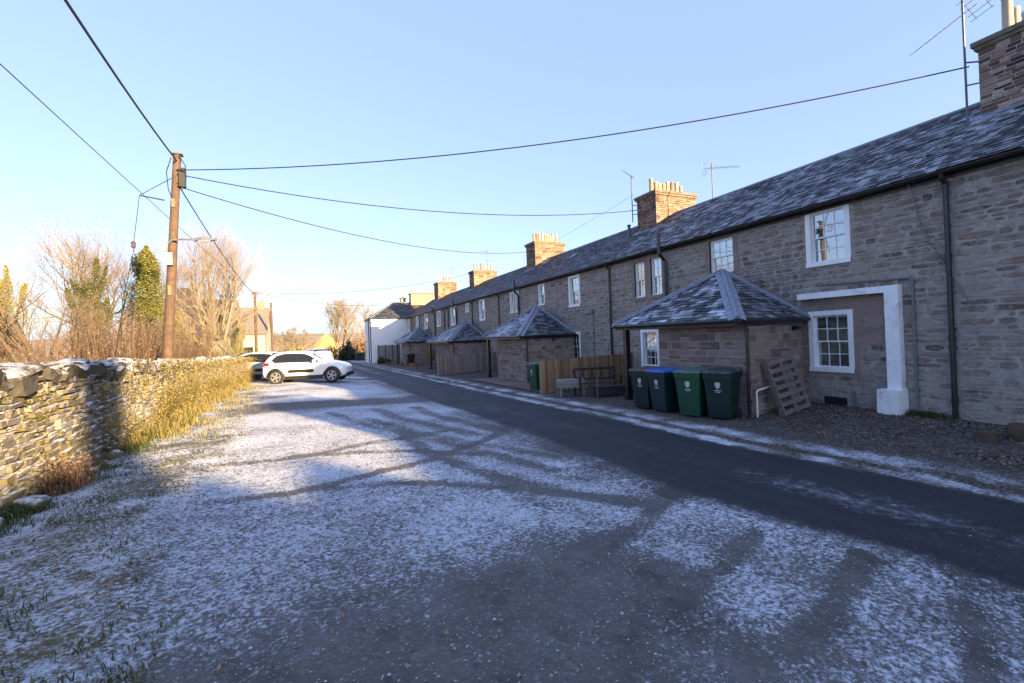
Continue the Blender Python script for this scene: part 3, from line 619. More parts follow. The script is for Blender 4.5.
def terrace_house(name_label, y0, y1, wins, pipes=(), vents=(), stack=None, slate='slate', front_extra=None, detail=True, seed=1, wallmat='rubble', stones=False):
    zg = gz(W, (y0+y1)/2); h = empty('terraced_house', (W, y0, gz(W, y0)), name_label, 'house', 'terraced houses along the road')
    holes = []
    for wdef in wins: holes.append(sash_window(h, **wdef))
    wl = MB(); zb = min(gz(W, y0), gz(W, y1))-.4
    holed_wall(wl, W, y0, y1, zb, EZ+.02, holes)
    wl.quad((BACK, y0, zb), (BACK, y1, zb), (BACK, y1, EZ), (BACK, y0, EZ))
    for yy, s_ in ((y0+.01, 1), (y1-.01, -1)):
        i = [wl.vert(p) for p in ((W, yy, zb), (BACK, yy, zb), (BACK, yy, EZ), (RX, yy, RZ-.1), (W, yy, EZ))]; wl.f.append(i if s_ > 0 else i[::-1])
    wall = wl.build('wall', M['facemortar' if stones else wallmat], h)
    if stones:
        sm_ = MB(); rubble_face(sm_, W, y0, y1, zb+.3, EZ-.12, [(q[0]-.03, q[1]+.03, q[2]-.03, q[3]+.03) for q in holes], seed); sm_.build('wall_stones', M['facestone'], wall)
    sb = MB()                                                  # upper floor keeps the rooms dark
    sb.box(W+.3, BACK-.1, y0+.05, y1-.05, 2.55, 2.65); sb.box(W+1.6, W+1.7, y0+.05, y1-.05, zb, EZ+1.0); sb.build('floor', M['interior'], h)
    rf = MB()
    slate_face(rf, (EX, y0, EZ), (0, 1, 0), SU, SN, SLEN-.06, lambda v: (0, y1-y0), seed=seed, **({} if detail else dict(row=.33, wmin=.5, wmax=.8)))
    roof = rf.build('roof', M[slate], h)
    ud = MB(); e = .02
    ud.quad((EX, y0, EZ-e), (EX, y1, EZ-e), (RX, y1, RZ-e), (RX, y0, RZ-e)); ud.quad((RX, y0, RZ-e), (RX, y1, RZ-e), (2*RX-EX, y1, EZ-e), (2*RX-EX, y0, EZ-e))
    ud.build('roof_deck', M['under'], roof)
    rd = MB(); n = max(1, int((y1-y0)/.45)); L = (y1-y0)/n
    for i in range(n):
        a, b = y0+i*L+.004, y0+(i+1)*L-.004; d = random.uniform(0, .006)
        for s_ in (-1, 1): rd.hexa([(RX, a, RZ+.01+d), (RX, b, RZ+.01+d), (RX+s_*.17, b, RZ-.09+d), (RX+s_*.17, a, RZ-.09+d), (RX, a, RZ+.05+d), (RX, b, RZ+.05+d), (RX+s_*.18, b, RZ-.06+d), (RX+s_*.18, a, RZ-.06+d)])
    rd.build('ridge_cap', M['ridge'], roof)
    gt = MB(); n = 8; gx, gzz, r = EX-.02, EZ-.015, .062
    prof = [(gx-r*math.cos(t), gzz-r*math.sin(t)) for t in [math.pi*i/n for i in range(n+1)]]
    for (a, b), (c, d) in zip(prof, prof[1:]): gt.quad((a, y0, b), (a, y1, b), (c, y1, d), (c, y0, d))
    gt.box(W-.035, W-.002, y0, y1, EZ-.14, EZ-.005); gt.box(gx+.05, W+.02, y0+.001, y1-.001, EZ-.035, EZ-.012)
    for i in range(int((y1-y0)/1.1)): yy = y0+.5+i*1.1; gt.bar((gx, yy, gzz-r-.012), (W-.02, yy, gzz-r-.02), .025, .012)
    gt.build('gutter', M['black'], h)
    for yy, zlow in pipes:
        p = MB(); zl = gz(W, yy)+.02 if zlow is None else zlow
        p.tube([(gx, yy, EZ-.06), (gx+.02, yy, EZ-.13), (W-.07, yy, EZ-.27), (W-.07, yy, zl)], .042, 10)
        for zz in (EZ-.3, 3.2, 1.65, .35+zl):
            if zz > zl: p.tube([(W-.07, yy, zz), (W-.07, yy, zz+.09)], .054, 10)
        p.build('downpipe', M['black'], h, smooth=False)
    for yy, zlow, ztop in vents:
        p = MB(); p.tube([(W-.09, yy, zlow), (W-.09, yy, 4.4), (EX-.13, yy, 4.62), (EX-.13, yy, ztop)], .057, 10)
        for zz in (3.6, 2.6, 4.9):
            if zz > zlow: xx = W-.09 if zz < 4.5 else EX-.13; p.tube([(xx, yy, zz), (xx, yy, zz+.1)], .07, 10)
        p.build('vent_pipe', M['black'], h)
    if stack: chimney(h, **stack)
    return h

def block_wall(mb, O, U, N, L, H, seed, hmin=.09, hmax=.21, lmin=.12, lmax=.44):
    rs = random.Random(seed); O = Vector(O); U = Vector(U); N = Vector(N); Z = Vector((0, 0, 1)); z = 0
    def stone(u0, u1, z0, z1):
        mb.cur = rs.random(); g = rs.uniform(.004, .010); pr = rs.uniform(.004, .014); ch = .008
        j = lambda a: rs.uniform(-a, a)
        c = [(u0+g+j(.006), z0+g+j(.005)), (u1-g+j(.006), z0+g+j(.005)), (u1-g+j(.006), z1-g+j(.005)), (u0+g+j(.006), z1-g+j(.005))]
        q = [mb.vert(O+U*a+Z*b-N*.02) for a, b in c]+[mb.vert(O+U*a+Z*b+N*pr*.6) for a, b in c]
        mu, mz = (u0+u1)/2, (z0+z1)/2
        q += [mb.vert(O+U*(a+math.copysign(ch, mu-a))+Z*(b+math.copysign(ch, mz-b))+N*(pr+j(.003))) for a, b in c]
        for o in (0, 4):
            for i in range(4): mb.f.append([q[o+i], q[o+(i+1) % 4], q[o+4+(i+1) % 4], q[o+4+i]])
        mb.f.append(q[8:12])
    while z < H-.02:
        h = min(rs.uniform(hmin, hmax), H-z); h = H-z if H-z-h < .08 else h; u = 0
        while u < L-.01:
            l = rs.uniform(lmin, lmax); l = L-u if L-u-l < .12 else l
            if h > .18 and rs.random() < .3: s = rs.uniform(.4, .6)*h; stone(u, u+l, z, z+s); stone(u, u+l, z+s, z+h)
            else: stone(u, u+l, z, z+h)
            u += l
        z += h

def rubble_face(mb, x, y0, y1, z0, z1, holes, seed, hmin=.06, hmax=.16, lmin=.12, lmax=.55):
    """roughly coursed rubble in a wall facing -x: flat irregular stones, a few mm proud of the pointing"""
    rs = random.Random(seed); z = z0
    while z < z1-.03:
        h = min(rs.uniform(hmin, hmax), z1-z); y = y0+rs.uniform(-.3, 0)
        while y < y1-.03:
            l = rs.uniform(lmin, lmax)*(1.15 if h > .11 else .9); a, b = max(y, y0), min(y+l, y1); y += l; c, d = z, z+h
            for h0, h1, h2, h3 in holes:
                if b > h0 and a < h1 and d > h2 and c < h3:
                    if a < h0-.1: b = h0
                    elif b > h1+.1: a = h1
                    else: b = a
            if b-a < .06 or rs.random() < .06: continue
            n = 9; g = rs.uniform(.008, .022); pr = rs.uniform(.002, .010); wv = .03*nz(a*.7, c*2, 2); mb.cur = rs.random()
            cy, cz, hy, hz = (a+b)/2, (c+d)/2+wv, (b-a)/2-g, h/2-g*.75; o_, i_ = [], []
            for k_ in range(n):
                t = 2*math.pi*(k_+rs.uniform(-.25, .25))/n; ct, st_ = math.cos(t), math.sin(t); e = 1/max(abs(ct), abs(st_))
                e = .35+.65*e if e > 1.2 else e; r_ = rs.uniform(.88, 1.06); o_.append((cy+hy*ct*e*r_, cz+hz*st_*e*r_)); i_.append((cy+hy*ct*e*r_*.95, cz+hz*st_*e*r_*.84))
            A = [mb.vert((x+.006, p, q)) for p, q in o_]; B = [mb.vert((x-pr, p, q)) for p, q in i_]
            for k_ in range(n): mb.f.append([A[k_], B[k_], B[(k_+1) % n], A[(k_+1) % n]])
            mb.f.append(B[::-1])
        z += h

def porch(house, y0, y1, apex_x=10.4, apex_y=None, ze=2.2, rise=1.36, x0=8.3, wall_to=.62, slate='slate', seed=5, pipe=True, light=False, post_y=None, skew=0.):
    """square stone porch under a pyramid slate roof; open at its far end, where a post carries the roof"""
    yc = (y0+y1)/2 if apex_y is None else apex_y; zb = gz(8.8, y0)-.3; zt = ze-.05; xb = W-.004
    pr = MB(); bl = MB(); xf = x0+.44; ya = y0+.16; yl = y0+(y1-y0)*wall_to+.1
    pr.hexa([(xf, ya, zb), (xf+.34, ya+skew*.34/(xb-xf), zb), (xf+.34, yl, zb), (xf, yl, zb), (xf, ya, zt), (xf+.34, ya+skew*.34/(xb-xf), zt), (xf+.34, yl, zt), (xf, yl, zt)]); k0 = ya+skew*.34/(xb-xf); pr.hexa([(xf+.34, k0, zb), (xb, ya+skew, zb), (xb, ya+skew+.34, zb), (xf+.34, ya+.34, zb), (xf+.34, k0, zt-.001), (xb, ya+skew, zt-.001), (xb, ya+skew+.34, zt-.001), (xf+.34, ya+.34, zt-.001)])
    pc = pr.build('porch', M['mortar'], house)
    block_wall(bl, (xf, yl, zb), (0, -1, 0), (-1, 0, 0), yl-ya, zt-zb, seed+7); dk_ = Vector((xb-xf, skew, 0)); lk = dk_.length; dk_.normalize(); block_wall(bl, (xf, ya-.004, zb), dk_, (dk_.y, -dk_.x, 0), lk, zt-zb, seed+8)
    block_wall(bl, (xf+.34, yl, zb), (-1, 0, 0), (0, 1, 0), .34, zt-zb, seed+9); bl.build('wall_stones', M['porchstone'], pc)
    A = Vector((apex_x, yc, ze+rise)); c = [Vector((x0, y0, ze)), Vector((x0, y1, ze)), Vector((xb, y1, ze)), Vector((xb, y0+skew, ze))]
    rf = MB()
    def face(P, Q, sd):
        U = (Q-P); L = U.length; U.normalize(); AP = A-P; ua = AP.dot(U); V = AP-U*ua; H = V.length; V.normalize(); N = U.cross(V)
        if N.z < 0: N = -N
        slate_face(rf, P, U, V, N, H, lambda v: (ua*v/H, L-(L-ua)*v/H), row=.135, wmin=.14, wmax=.28, seed=sd)
    face(c[0], c[1], seed); face(c[3], c[0], seed+1); face(c[1], c[2], seed+2)
    roof = rf.build('porch_roof', M[slate], pc)
    dk = MB(); e = Vector((0, 0, .012))
    for P, Q in ((c[0], c[1]), (c[3], c[0]), (c[1], c[2])):
        i = [dk.vert(p-e) for p in (P, Q, A)]; dk.f.append(i)
    i = [dk.vert(p-e*2) for p in c]; dk.f.append(i); dk.build('porch_ceiling', M['under'], pc)
    hp = MB()
    for P in c:
        d = (A-P).normalized(); sd = d.cross(Vector((0, 0, 1))).normalized(); nn = sd.cross(d)
        hp.tube([P+nn*.045, A+nn*.045], .045, 8)
        for s_ in (-1, 1):
            t = (sd*s_*.92-Vector((0, 0, .30))).normalized()
            hp.obox((P+A)/2+nn*.03+t*.11, d, t, t.cross(d), (A-P).length, .15, .012)
    hp.build('hip_flashing', M['lead'], pc)
    fs = MB()
    for P, Q in ((c[0], c[1]), (c[3], c[0]), (c[1], c[2])):
        d = (Q-P).normalized(); o_ = d.cross(Vector((0, 0, 1))); o_ = o_ if o_.dot((P+Q)/2-Vector((A.x, A.y, ze))) > 0 else -o_
        fs.obox((P+Q)/2-o_*.05+Vector((0, 0, -.075)), d, o_, (0, 0, 1), (Q-P).length-.1, .03, .12)
        fs.tube([P+o_*.03+Vector((0, 0, -.03)), Q+o_*.03+Vector((0, 0, -.03))], .05, 8)
    fs.build('fascia', M['black'], pc)
    py = post_y if post_y else y1-.32
    po = MB(); po.box(x0+.16, x0+.30, py-.07, py+.07, gz(8.4, py)-.05, ze-.1); po.box(x0+.14, x0+.32, py-.09, py+.09, gz(8.4, py)-.03, gz(8.4, py)+.22); po.build('porch_post', M['black'], pc)
    if pipe:
        p = MB(); z0 = gz(8.5, y0)
        p.tube([(x0+.36, y0+.08, ze-.08), (xf-.06, y0+.09, ze-.26), (xf-.06, y0+.09, z0+.12), (xf-.16, y0+.06, z0+.03)], .038, 9)
        for zz in (ze-.3, 1.2, .4): p.tube([(xf-.06, y0+.09, z0+zz), (xf-.06, y0+.09, z0+zz+.08)], .05, 9)
        p.build('downpipe', M['black'], pc)
    return pc
# ------------------------------------------------------------------ the terrace
hb = terrace_house('stone terrace running on behind the camera, the lower part', -26, -7, [], slate='slate_dark', detail=False, seed=50, stack=dict(y0=-7.8, y1=-6.5, ztop=8.0, pots=6, seed=30))
chimney(hb, -18.9, -17.6, ztop=8.0, pots=6, seed=31)
tb_ = empty('shade_block', (W, -60, .1), 'unseen house-shaped block added behind the camera to shade the foreground', 'house')  # unseen block, added behind the camera to shade the foreground
m = MB(); m.box(W, BACK, -60, -33.1, -.5, 7.6); m.build('wall', M['rubble'], tb_)
m = MB(); i = [m.vert(p) for p in ((W-.2, -60, 7.5), (BACK+.2, -60, 7.5), (RX, -60, 9.9), (W-.2, -33.1, 7.5), (BACK+.2, -33.1, 7.5), (RX, -33.1, 9.9))]
m.f += [[i[0], i[2], i[1]], [i[3], i[4], i[5]], [i[0], i[3], i[5], i[2]], [i[1], i[2], i[5], i[4]]]; rf = m.build('roof', M['slate_dark'], tb_)
for ya_, yb_, rz_ in ((-33.1, -29.6, 8.75), (-29.6, -26.0, 7.95)):  # added stepped blocks; ridge heights set where the ground shade ends
    m = MB(); m.box(W+.01, BACK-.01, ya_, yb_-.02, -.5, rz_-2.4); i = [m.vert((x, y, z)) for y in (ya_, yb_-.02) for x, z in ((W-.2, rz_-2.5), (BACK+.2, rz_-2.5), (RX, rz_))]
    m.f += [[i[0], i[2], i[1]], [i[3], i[4], i[5]], [i[0], i[3], i[5], i[2]], [i[1], i[2], i[5], i[4]]]; m.build('wing', M['rubble'], tb_)
m = MB(); m.box(13.9, 14.5, -31.4, -30.8, 6.2, 11.6); m.build('chimney', M['brick'], rf)  # unseen stack, added and kept thin to shade a strip of the boundary wall
h1 = terrace_house('nearest rubble stone house with a plain windowless wall and a tall brick chimney', -7, 4.45, [], slate='slate_moss', stones=True, seed=51,
                   stack=dict(y0=3.5, y1=4.8, x0=13.35, x1=15.4, ztop=8.02, mat='brick_mix', pots=4, seed=3, tall=.8, dy=.3))
h2 = terrace_house('stone house with the white post and beam surround beside its ground floor window', 4.45, 15.35, [
    dict(yc=6.74, wd=1.0, z0=3.43, z1=4.81, cols=3, rows=2, star=True), dict(yc=6.76, wd=1.0, z0=.92, z1=2.36, cols=3, rows=2, curtain='full'),
    dict(yc=9.76, wd=.84, z0=3.66, z1=4.68, cols=3, rows=2, border=.045, proud=-.05), dict(yc=13.42, wd=.56, z0=3.28, z1=4.58, cols=2, rows=2, border=.045, proud=-.05),
    dict(yc=12.54, wd=.56, z0=3.30, z1=4.60, cols=2, rows=2, border=.045, proud=-.05), dict(yc=13.0, wd=.95, z0=.68, z1=2.1, cols=3, rows=2)],
    pipes=[(4.52, None), (15.2, None)], vents=[(12.0, 2.3, 5.32)], stones=True, seed=52, slate='slate',
    stack=dict(y0=14.8, y1=16.0, ztop=7.93, mat='brick', pots=8, seed=8))
h3 = terrace_house('stone house with the timber screen fence, lime green pot and bench in front', 15.35, 27.2, [
    dict(yc=17.98, wd=.98, z0=3.28, z1=4.74, cols=2, rows=2, border=.12, curtain='sides'), dict(yc=18.1, wd=.98, z0=.80, z1=2.13, cols=2, rows=2, border=.10, curtain='sides'),
    dict(yc=21.22, wd=.68, z0=3.6, z1=4.73, cols=1, rows=1, border=.07, curtain='full'), dict(yc=25.05, wd=.6, z0=3.42, z1=4.68, cols=1, rows=1, border=.08), dict(yc=24.3, wd=.5, z0=3.42, z1=4.68, cols=1, rows=1, border=.08)],
    pipes=[(27.1, None)], vents=[(24.0, 2.2, 5.3)], stones=True, seed=53, slate='slate_dark', stack=dict(y0=26.0, y1=27.3, ztop=8.1, mat='stackstone', pots=9, seed=9, tall=.62))
h4 = terrace_house('stone house behind the low grey picket fence, third porch against it', 27.2, 39, [
    dict(yc=30.36, wd=1.1, z0=3.2, z1=4.78, cols=2, rows=2, border=.13, curtain='full'), dict(yc=33.7, wd=.75, z0=4.0, z1=4.72, cols=1, rows=1, border=.1), dict(yc=37.6, wd=1.3, z0=3.15, z1=4.78, cols=2, rows=1, border=.13, curtain='full'),
    dict(yc=31.0, wd=1.0, z0=.6, z1=1.95, cols=2, rows=2, border=.1)],
    pipes=[(32.4, None), (38.9, None)], vents=[(36.4, 1.9, 5.2)], stones=True, seed=54, slate='slate_dark', stack=dict(y0=38.0, y1=39.3, ztop=8.0, mat='stackstone', pots=6, seed=10, tall=.7))
h5 = terrace_house('stone house with the fourth porch, black bin by its wall', 39, 50.9, [
    dict(yc=42.4, wd=1.3, z0=3.2, z1=4.78, cols=2, rows=2, border=.14, curtain='full'), dict(yc=47.6, wd=1.4, z0=3.1, z1=4.78, cols=2, rows=2, border=.14, curtain='full')],
    pipes=[(40.2, None), (50.7, None)], vents=[(43.6, 1.9, 5.3)], seed=55, slate='slate_dark', stack=dict(y0=50.4, y1=52.2, ztop=8.5, mat='stackstone', pots=6, seed=11, tall=.8))
h6 = terrace_house('last stone house of the row, joined to the white wing', 50.9, 57.6, [
    dict(yc=51.9, wd=1.4, z0=3.1, z1=4.78, cols=2, rows=1, border=.14, curtain='full'), dict(yc=56.9, wd=1.0, z0=2.7, z1=4.6, cols=2, rows=1, border=.14, curtain='full')],
    pipes=[(54.8, None)], seed=56, slate='slate_dark')
p2 = porch(h2, 6.92, 11.28, ze=2.22, rise=1.38, wall_to=.64, slate='slate_heavy', seed=60, skew=.34)
p3 = porch(h3, 18.0, 22.75, ze=2.04, rise=1.42, wall_to=.76, slate='slate_heavy', seed=63, apex_y=20.4)
p4 = porch(h4, 29.4, 35.6, ze=1.86, rise=1.42, wall_to=.70, slate='slate_heavy', seed=66, apex_y=31.9)
p5 = porch(h5, 44.2, 50.6, ze=1.86, rise=1.5, wall_to=.75, slate='slate_heavy', seed=69)
# dressed margins in pink stone round the smaller windows and door surround of the second house
for y0, y1, z0, z1 in ((13.14, 13.70, 3.28, 4.58), (12.26, 12.82, 3.3, 4.6), (9.34, 10.18, 3.66, 4.68)):
    xo, xi = W-.012, W+.05; mg = MB(); l_ = y0 > 13.1 or y0 < 10; r_ = y0 < 13
    if r_: mg.box(xo, xi, y0-.16, y0, z0-.12, z1+.17)
    else: mg.box(xo, xi, 12.98, y0, z0-.12, z1+.17)
    mg.box(xo-.001, xi, y1, y1+(.16 if l_ else .157), z0-.119, z1+.171)
    mg.box(xo+.001, xi, y0, y1, z1, z1+.17); mg.box(xo-.02, xi, y0, y1, z0-.12, z0); mg.build('dressed_margin', M['pinkstone'], h2)
mg = MB(); mg.box(W-.010, W+.05, 6.16, 6.24, .75, 2.37); mg.box(W-.011, W+.05, 7.28, 7.42, .75, 2.37); mg.box(W-.009, W+.05, 5.62, 7.42, 2.37, 2.62); mg.box(W-.008, W+.05, 5.66, 6.16, 1.55, 2.37); mg.build('dressed_margin', M['pinkstone'], h2)
# the white post and beam
sr = MB(); sr.box(W-.16, W-.004, 5.32, 7.42, 2.66, 2.80); sr.box(W-.17, W-.005, 5.31, 5.56, .62, 2.80-.004)
sur = sr.build('door_surround', M['whitestone'], h2)
pl = MB(); pl.hexa([(W-.38, 5.27, -.1), (W-.003, 5.27, -.1), (W-.003, 5.67, -.1), (W-.38, 5.67, -.1), (W-.36, 5.28, .64), (W-.003, 5.28, .64), (W-.003, 5.66, .64), (W-.36, 5.66, .64)]); pl.build('plinth', M['whitestone'], sur)
cp = MB(); cp.tube([(W-.035, 5.12, .1), (W-.035, 5.12, 2.86), (W-.035, 5.17, 2.92), (W-.035, 6.9, 2.98)], .024, 8)
for zz in (.5, 1.3, 2.1): cp.box(W-.06, W-.002, 5.085, 5.155, zz, zz+.03)
cp.build('conduit', M['greypipe'], h2)
vt = MB(); vt.box(W-.02, W+.02, 6.45, 6.95, .14, .34)
for i in range(9): vt.box(W-.028, W-.018, 6.47+i*.052, 6.49+i*.052, .15, .33)
vt.build('air_vent', M['black_plastic'], h2)
vp = MB(); vp.tube([(W-.06, 6.28, .02), (W-.06, 6.28, .45)], .025, 8); vp.tube([(W-.06, 6.28, .45), (W-.06, 6.28, .52)], .036, 8); vp.build('standpipe', M['greypipe'], h2)
lt = MB(); ly = 6.92+.16+.255
lt.box(10.62, 10.72, ly-.04, ly-.001, 1.93, 2.03); lt.lathe([(.02, -.05), (.075, -.03), (.085, .03), (.03, .05)], (10.67, ly-.12, 1.99), 12); lt.bar((10.67, ly-.04, 1.98), (10.67, ly-.10, 1.98), .03, .03)
lt.build('wall_light', M['black_plastic'], h2)
wp = MB(); wp.tube([(8.90, 7.0, .0), (8.90, 7.0, .60), (8.94, 7.0, .64), (9.60, 7.10, .70)], .02, 8); wp.build('overflow_pipe', M['white'], h2)
for hh, y, zt in ((h3, 22.0, 0), ):
    b = MB(); b.lathe([(.02, -.05), (.07, -.03), (.08, .03), (.03, .05)], (10.0, 18.05, 1.82), 10); b.bar((10.0, 18.16, 1.82), (10.0, 18.05, 1.82), .03, .03); b.build('wall_light', M['black_plastic'], hh)
b = MB(); b.tube([(W-.03, 16.5, .2), (W-.03, 16.5, 3.0)], .022, 6); b.tube([(W-.03, 16.5, 2.9), (W-.03, 17.3, 2.86)], .018, 6); b.box(W-.12, W-.002, 16.42, 16.58, 2.92, 3.06); b.build('conduit', M['greypipe'], h3)
# small roof things
b = MB(); b.tube([(13.1, 16.35, 6.2), (13.1, 16.35, 6.72)], .06, 8); b.tube([(13.1, 16.35, 6.72), (13.1, 16.35, 6.80)], .08, 8); b.build('roof_vent', M['black'], h3)
for hh, y, x in ((h3, 21.0, 13.0), (h3, 25.2, 13.6)):
    b = MB(); z = roof_z(x); b.obox((x, y, z+.06), (0, 1, 0), SU, SN, .45, .55, .07); b.build('roof_light', M['lead'], hh)

# white wing at the end of the row
wb = empty('white_house', (6.7, 57.6, gz(6.7, 57.6)), 'white rendered house with a hipped slate roof across the end of the terrace', 'house')
m = MB(); zb = -1.6; x0, x1, y0, y1, ez = 6.7, 16.5, 57.65, 64.2, 4.83; m.box(x0, x1, y0, y1, zb, ez); m.build('wall', M['render'], wb)
m = MB(); e = .14; c = [Vector((x0-e, y0-e, ez-.03)), Vector((x1, y0-e, ez-.03)), Vector((x1, y1+e, ez-.03)), Vector((x0-e, y1+e, ez-.03))]
r0, r1 = Vector((9.95, 60.9, 7.0)), Vector((x1, 60.9, 7.0))
def hipface(P, Q, T0, T1, sd):
    U = (Q-P); L = U.length; U.normalize(); a = (T0-P).dot(U); b_ = (T1-P).dot(U); V = T0-P-U*a; H = V.length; V.normalize(); N = U.cross(V)
    if N.z < 0: N = -N
    slate_face(m, P, U, V, N, H, lambda v: (a*v/H, L-(L-b_)*v/H), row=.22, wmin=.3, wmax=.5, seed=sd)
hipface(c[0], c[1], r0, r1, 1); hipface(c[3], c[0], r0, r0, 2)
rf = m.build('roof', M['slate_dark'], wb)
m = MB()
for q in ((c[0], c[1], r1, r0), (c[2], c[3], r0, r1)): m.quad(*[p-Vector((0, 0, .02)) for p in q])
i = [m.vert(p-Vector((0, 0, .02))) for p in (c[3], c[0], r0)]; m.f.append(i); m.build('roof_deck', M['under'], rf)
m = MB(); m.tube([c[0], r0], .07, 6); m.tube([c[3], r0], .07, 6); m.tube([r0, r1], .08, 6); m.build('hip_flashing', M['lead'], rf)
m = MB(); m.tube([(x0-e, y0-e, ez-.05), (x1, y0-e, ez-.05)], .055, 8); m.tube([(x0-e, y0-e, ez-.05), (x0-e, y1+e, ez-.05)], .055, 8)
g = m.build('gutter', M['black'], wb)
m = MB(); m.tube([(x0-.07, y0+.25, ez-.1), (x0-.07, y0+.25, -.7)], .05, 8); m.tube([(x0-.07, y0+2.2, ez-.1), (x0-.07, y0+2.2, -.7)], .05, 8); m.build('downpipe', M['black'], wb)
def plain_stack(parent, x0, x1, y0, y1, z0, z1, n, mat='stackstone', seed=1, tall=.75):
    rs = random.Random(seed); m = MB(); m.box(x0, x1, y0, y1, z0, z1); s = m.build('chimney', M[mat], parent)
    m = MB(); m.box(x0-.1, x1+.1, y0-.1, y1+.1, z1-.001, z1+.13); m.build('chimney_cap', M['capstone'], s)
    for i in range(n):
        m = MB(); h = tall*rs.uniform(.85, 1.2); m.lathe([(.15, 0), (.12, .1), (.11, h-.1), (.14, h-.06), (.14, h)], (x0+.3+(x1-x0-.6)*i/max(1, n-1), (y0+y1)/2, z1+.12), 10)
        m.build('chimney_pot', M[rs.choice(['pot_buff', 'pot_cream'])], s, smooth=True)
plain_stack(wb, 12.2, 15.6, 60.3, 61.5, 6.2, 8.1, 3, seed=4)
plain_stack(wb, 11.2, 11.8, 62.0, 62.7, 6.3, 7.6, 1, seed=5, tall=1.0)

# ------------------------------------------------------------------ aerials
def aerial(loc, h, label, booms, stays=()):
    t = empty('tv_aerial', loc, label, 'aerial', 'television aerials on the roofs')
    m = MB(); L = Vector(loc); m.tube([L, L+Vector((0, 0, h))], .022, 8)
    for s_ in stays: m.bar(L+Vector((0, 0, s_[0])), L+Vector(s_[1]), .025, .025)
    m.build('mast', M['alu'], t)
    for z, ang, ln, n, el, tilt, refl in booms:
        m = MB(); d = Vector((math.cos(ang)*math.cos(tilt), math.sin(ang)*math.cos(tilt), math.sin(tilt))); sd = d.cross(Vector((0, 0, 1))).normalized(); p = L+Vector((0, 0, z)); u2 = sd.cross(d)
        m.tube([p-d*ln*.25, p+d*ln*.75], .012, 6)
        for i in range(n):
            q = p+d*ln*(-.05+.8*i/max(1, n-1)); e_ = el*(1-.35*i/n); m.tube([q-sd*e_/2, q+sd*e_/2], .006, 5)
        if refl:
            for k_ in (-.2, -.1, .1, .2): q = p-d*ln*.22+u2*k_*1.2-d*abs(k_)*-.2; m.tube([q-sd*el*.55, q+sd*el*.55], .006, 5)
            for sg in (-1, 1): m.tube([p-d*ln*.22+u2*.26*sg+sd*.18, p-d*ln*.22+sd*.18], .006, 5); m.tube([p-d*ln*.22+u2*.26*sg-sd*.18, p-d*ln*.22-sd*.18], .006, 5)
        m.build('antenna', M['alu'], t)
    return t
aerial((13.12, 4.93, roof_z(13.12)+.05), 3.2, 'aerial with a long tilted boom on a mast strapped to the nearest chimney', [(2.35, R(152), 1.6, 12, .5, R(-36), True)], [(1.3, (.30, -.12, 1.32)), (.8, (.3, -.12, .86))])
aerial((13.12, 16.1, 6.85), 2.1, 'aerial with a short upturned head on the left side of the red brick chimney', [(2.05, R(100), .8, 5, .3, R(40), False)], [(.35, (.25, -.1, .35)), (.75, (.25, -.1, .75))])
aerial((RX+.3, 13.1, RZ-.2), 1.75, 'aerial with a level boom pointing right, standing on the roof ridge', [(1.55, R(-28), 1.35, 9, .42, 0, True)])
aerial((15.2, 39.6, RZ), 3.2, 'thin tall aerial beside the third chimney from the camera along the row', [(3.0, R(150), .9, 6, .5, 0, False), (2.1, R(-20), .9, 5, .5, 0, False)])
aerial((15.4, 52.0, 7.8), 2.6, 'small far aerial over the pale chimneys by the white house', [(2.5, R(160), .9, 6, .5, 0, False)])
m = MB(); pts = [(13.1, 4.9, roof_z(13.1)+.06), (12.6, 4.95, roof_z(12.6)+.05), (12.0, 5.15, roof_z(12.0)+.05), (11.4, 5.12, roof_z(11.4)+.05), (10.98, 5.15, EZ+.06), (W-.05, 5.05, EZ-.2), (W-.03, 4.95, 3.9), (W-.03, 4.2, 2.2)]
tag(m.tube(pts, .011, 6) or m.build('aerial_cable', M['greypipe']), 'grey aerial cable trailing down the mossy slates from the nearest chimney', 'cable')

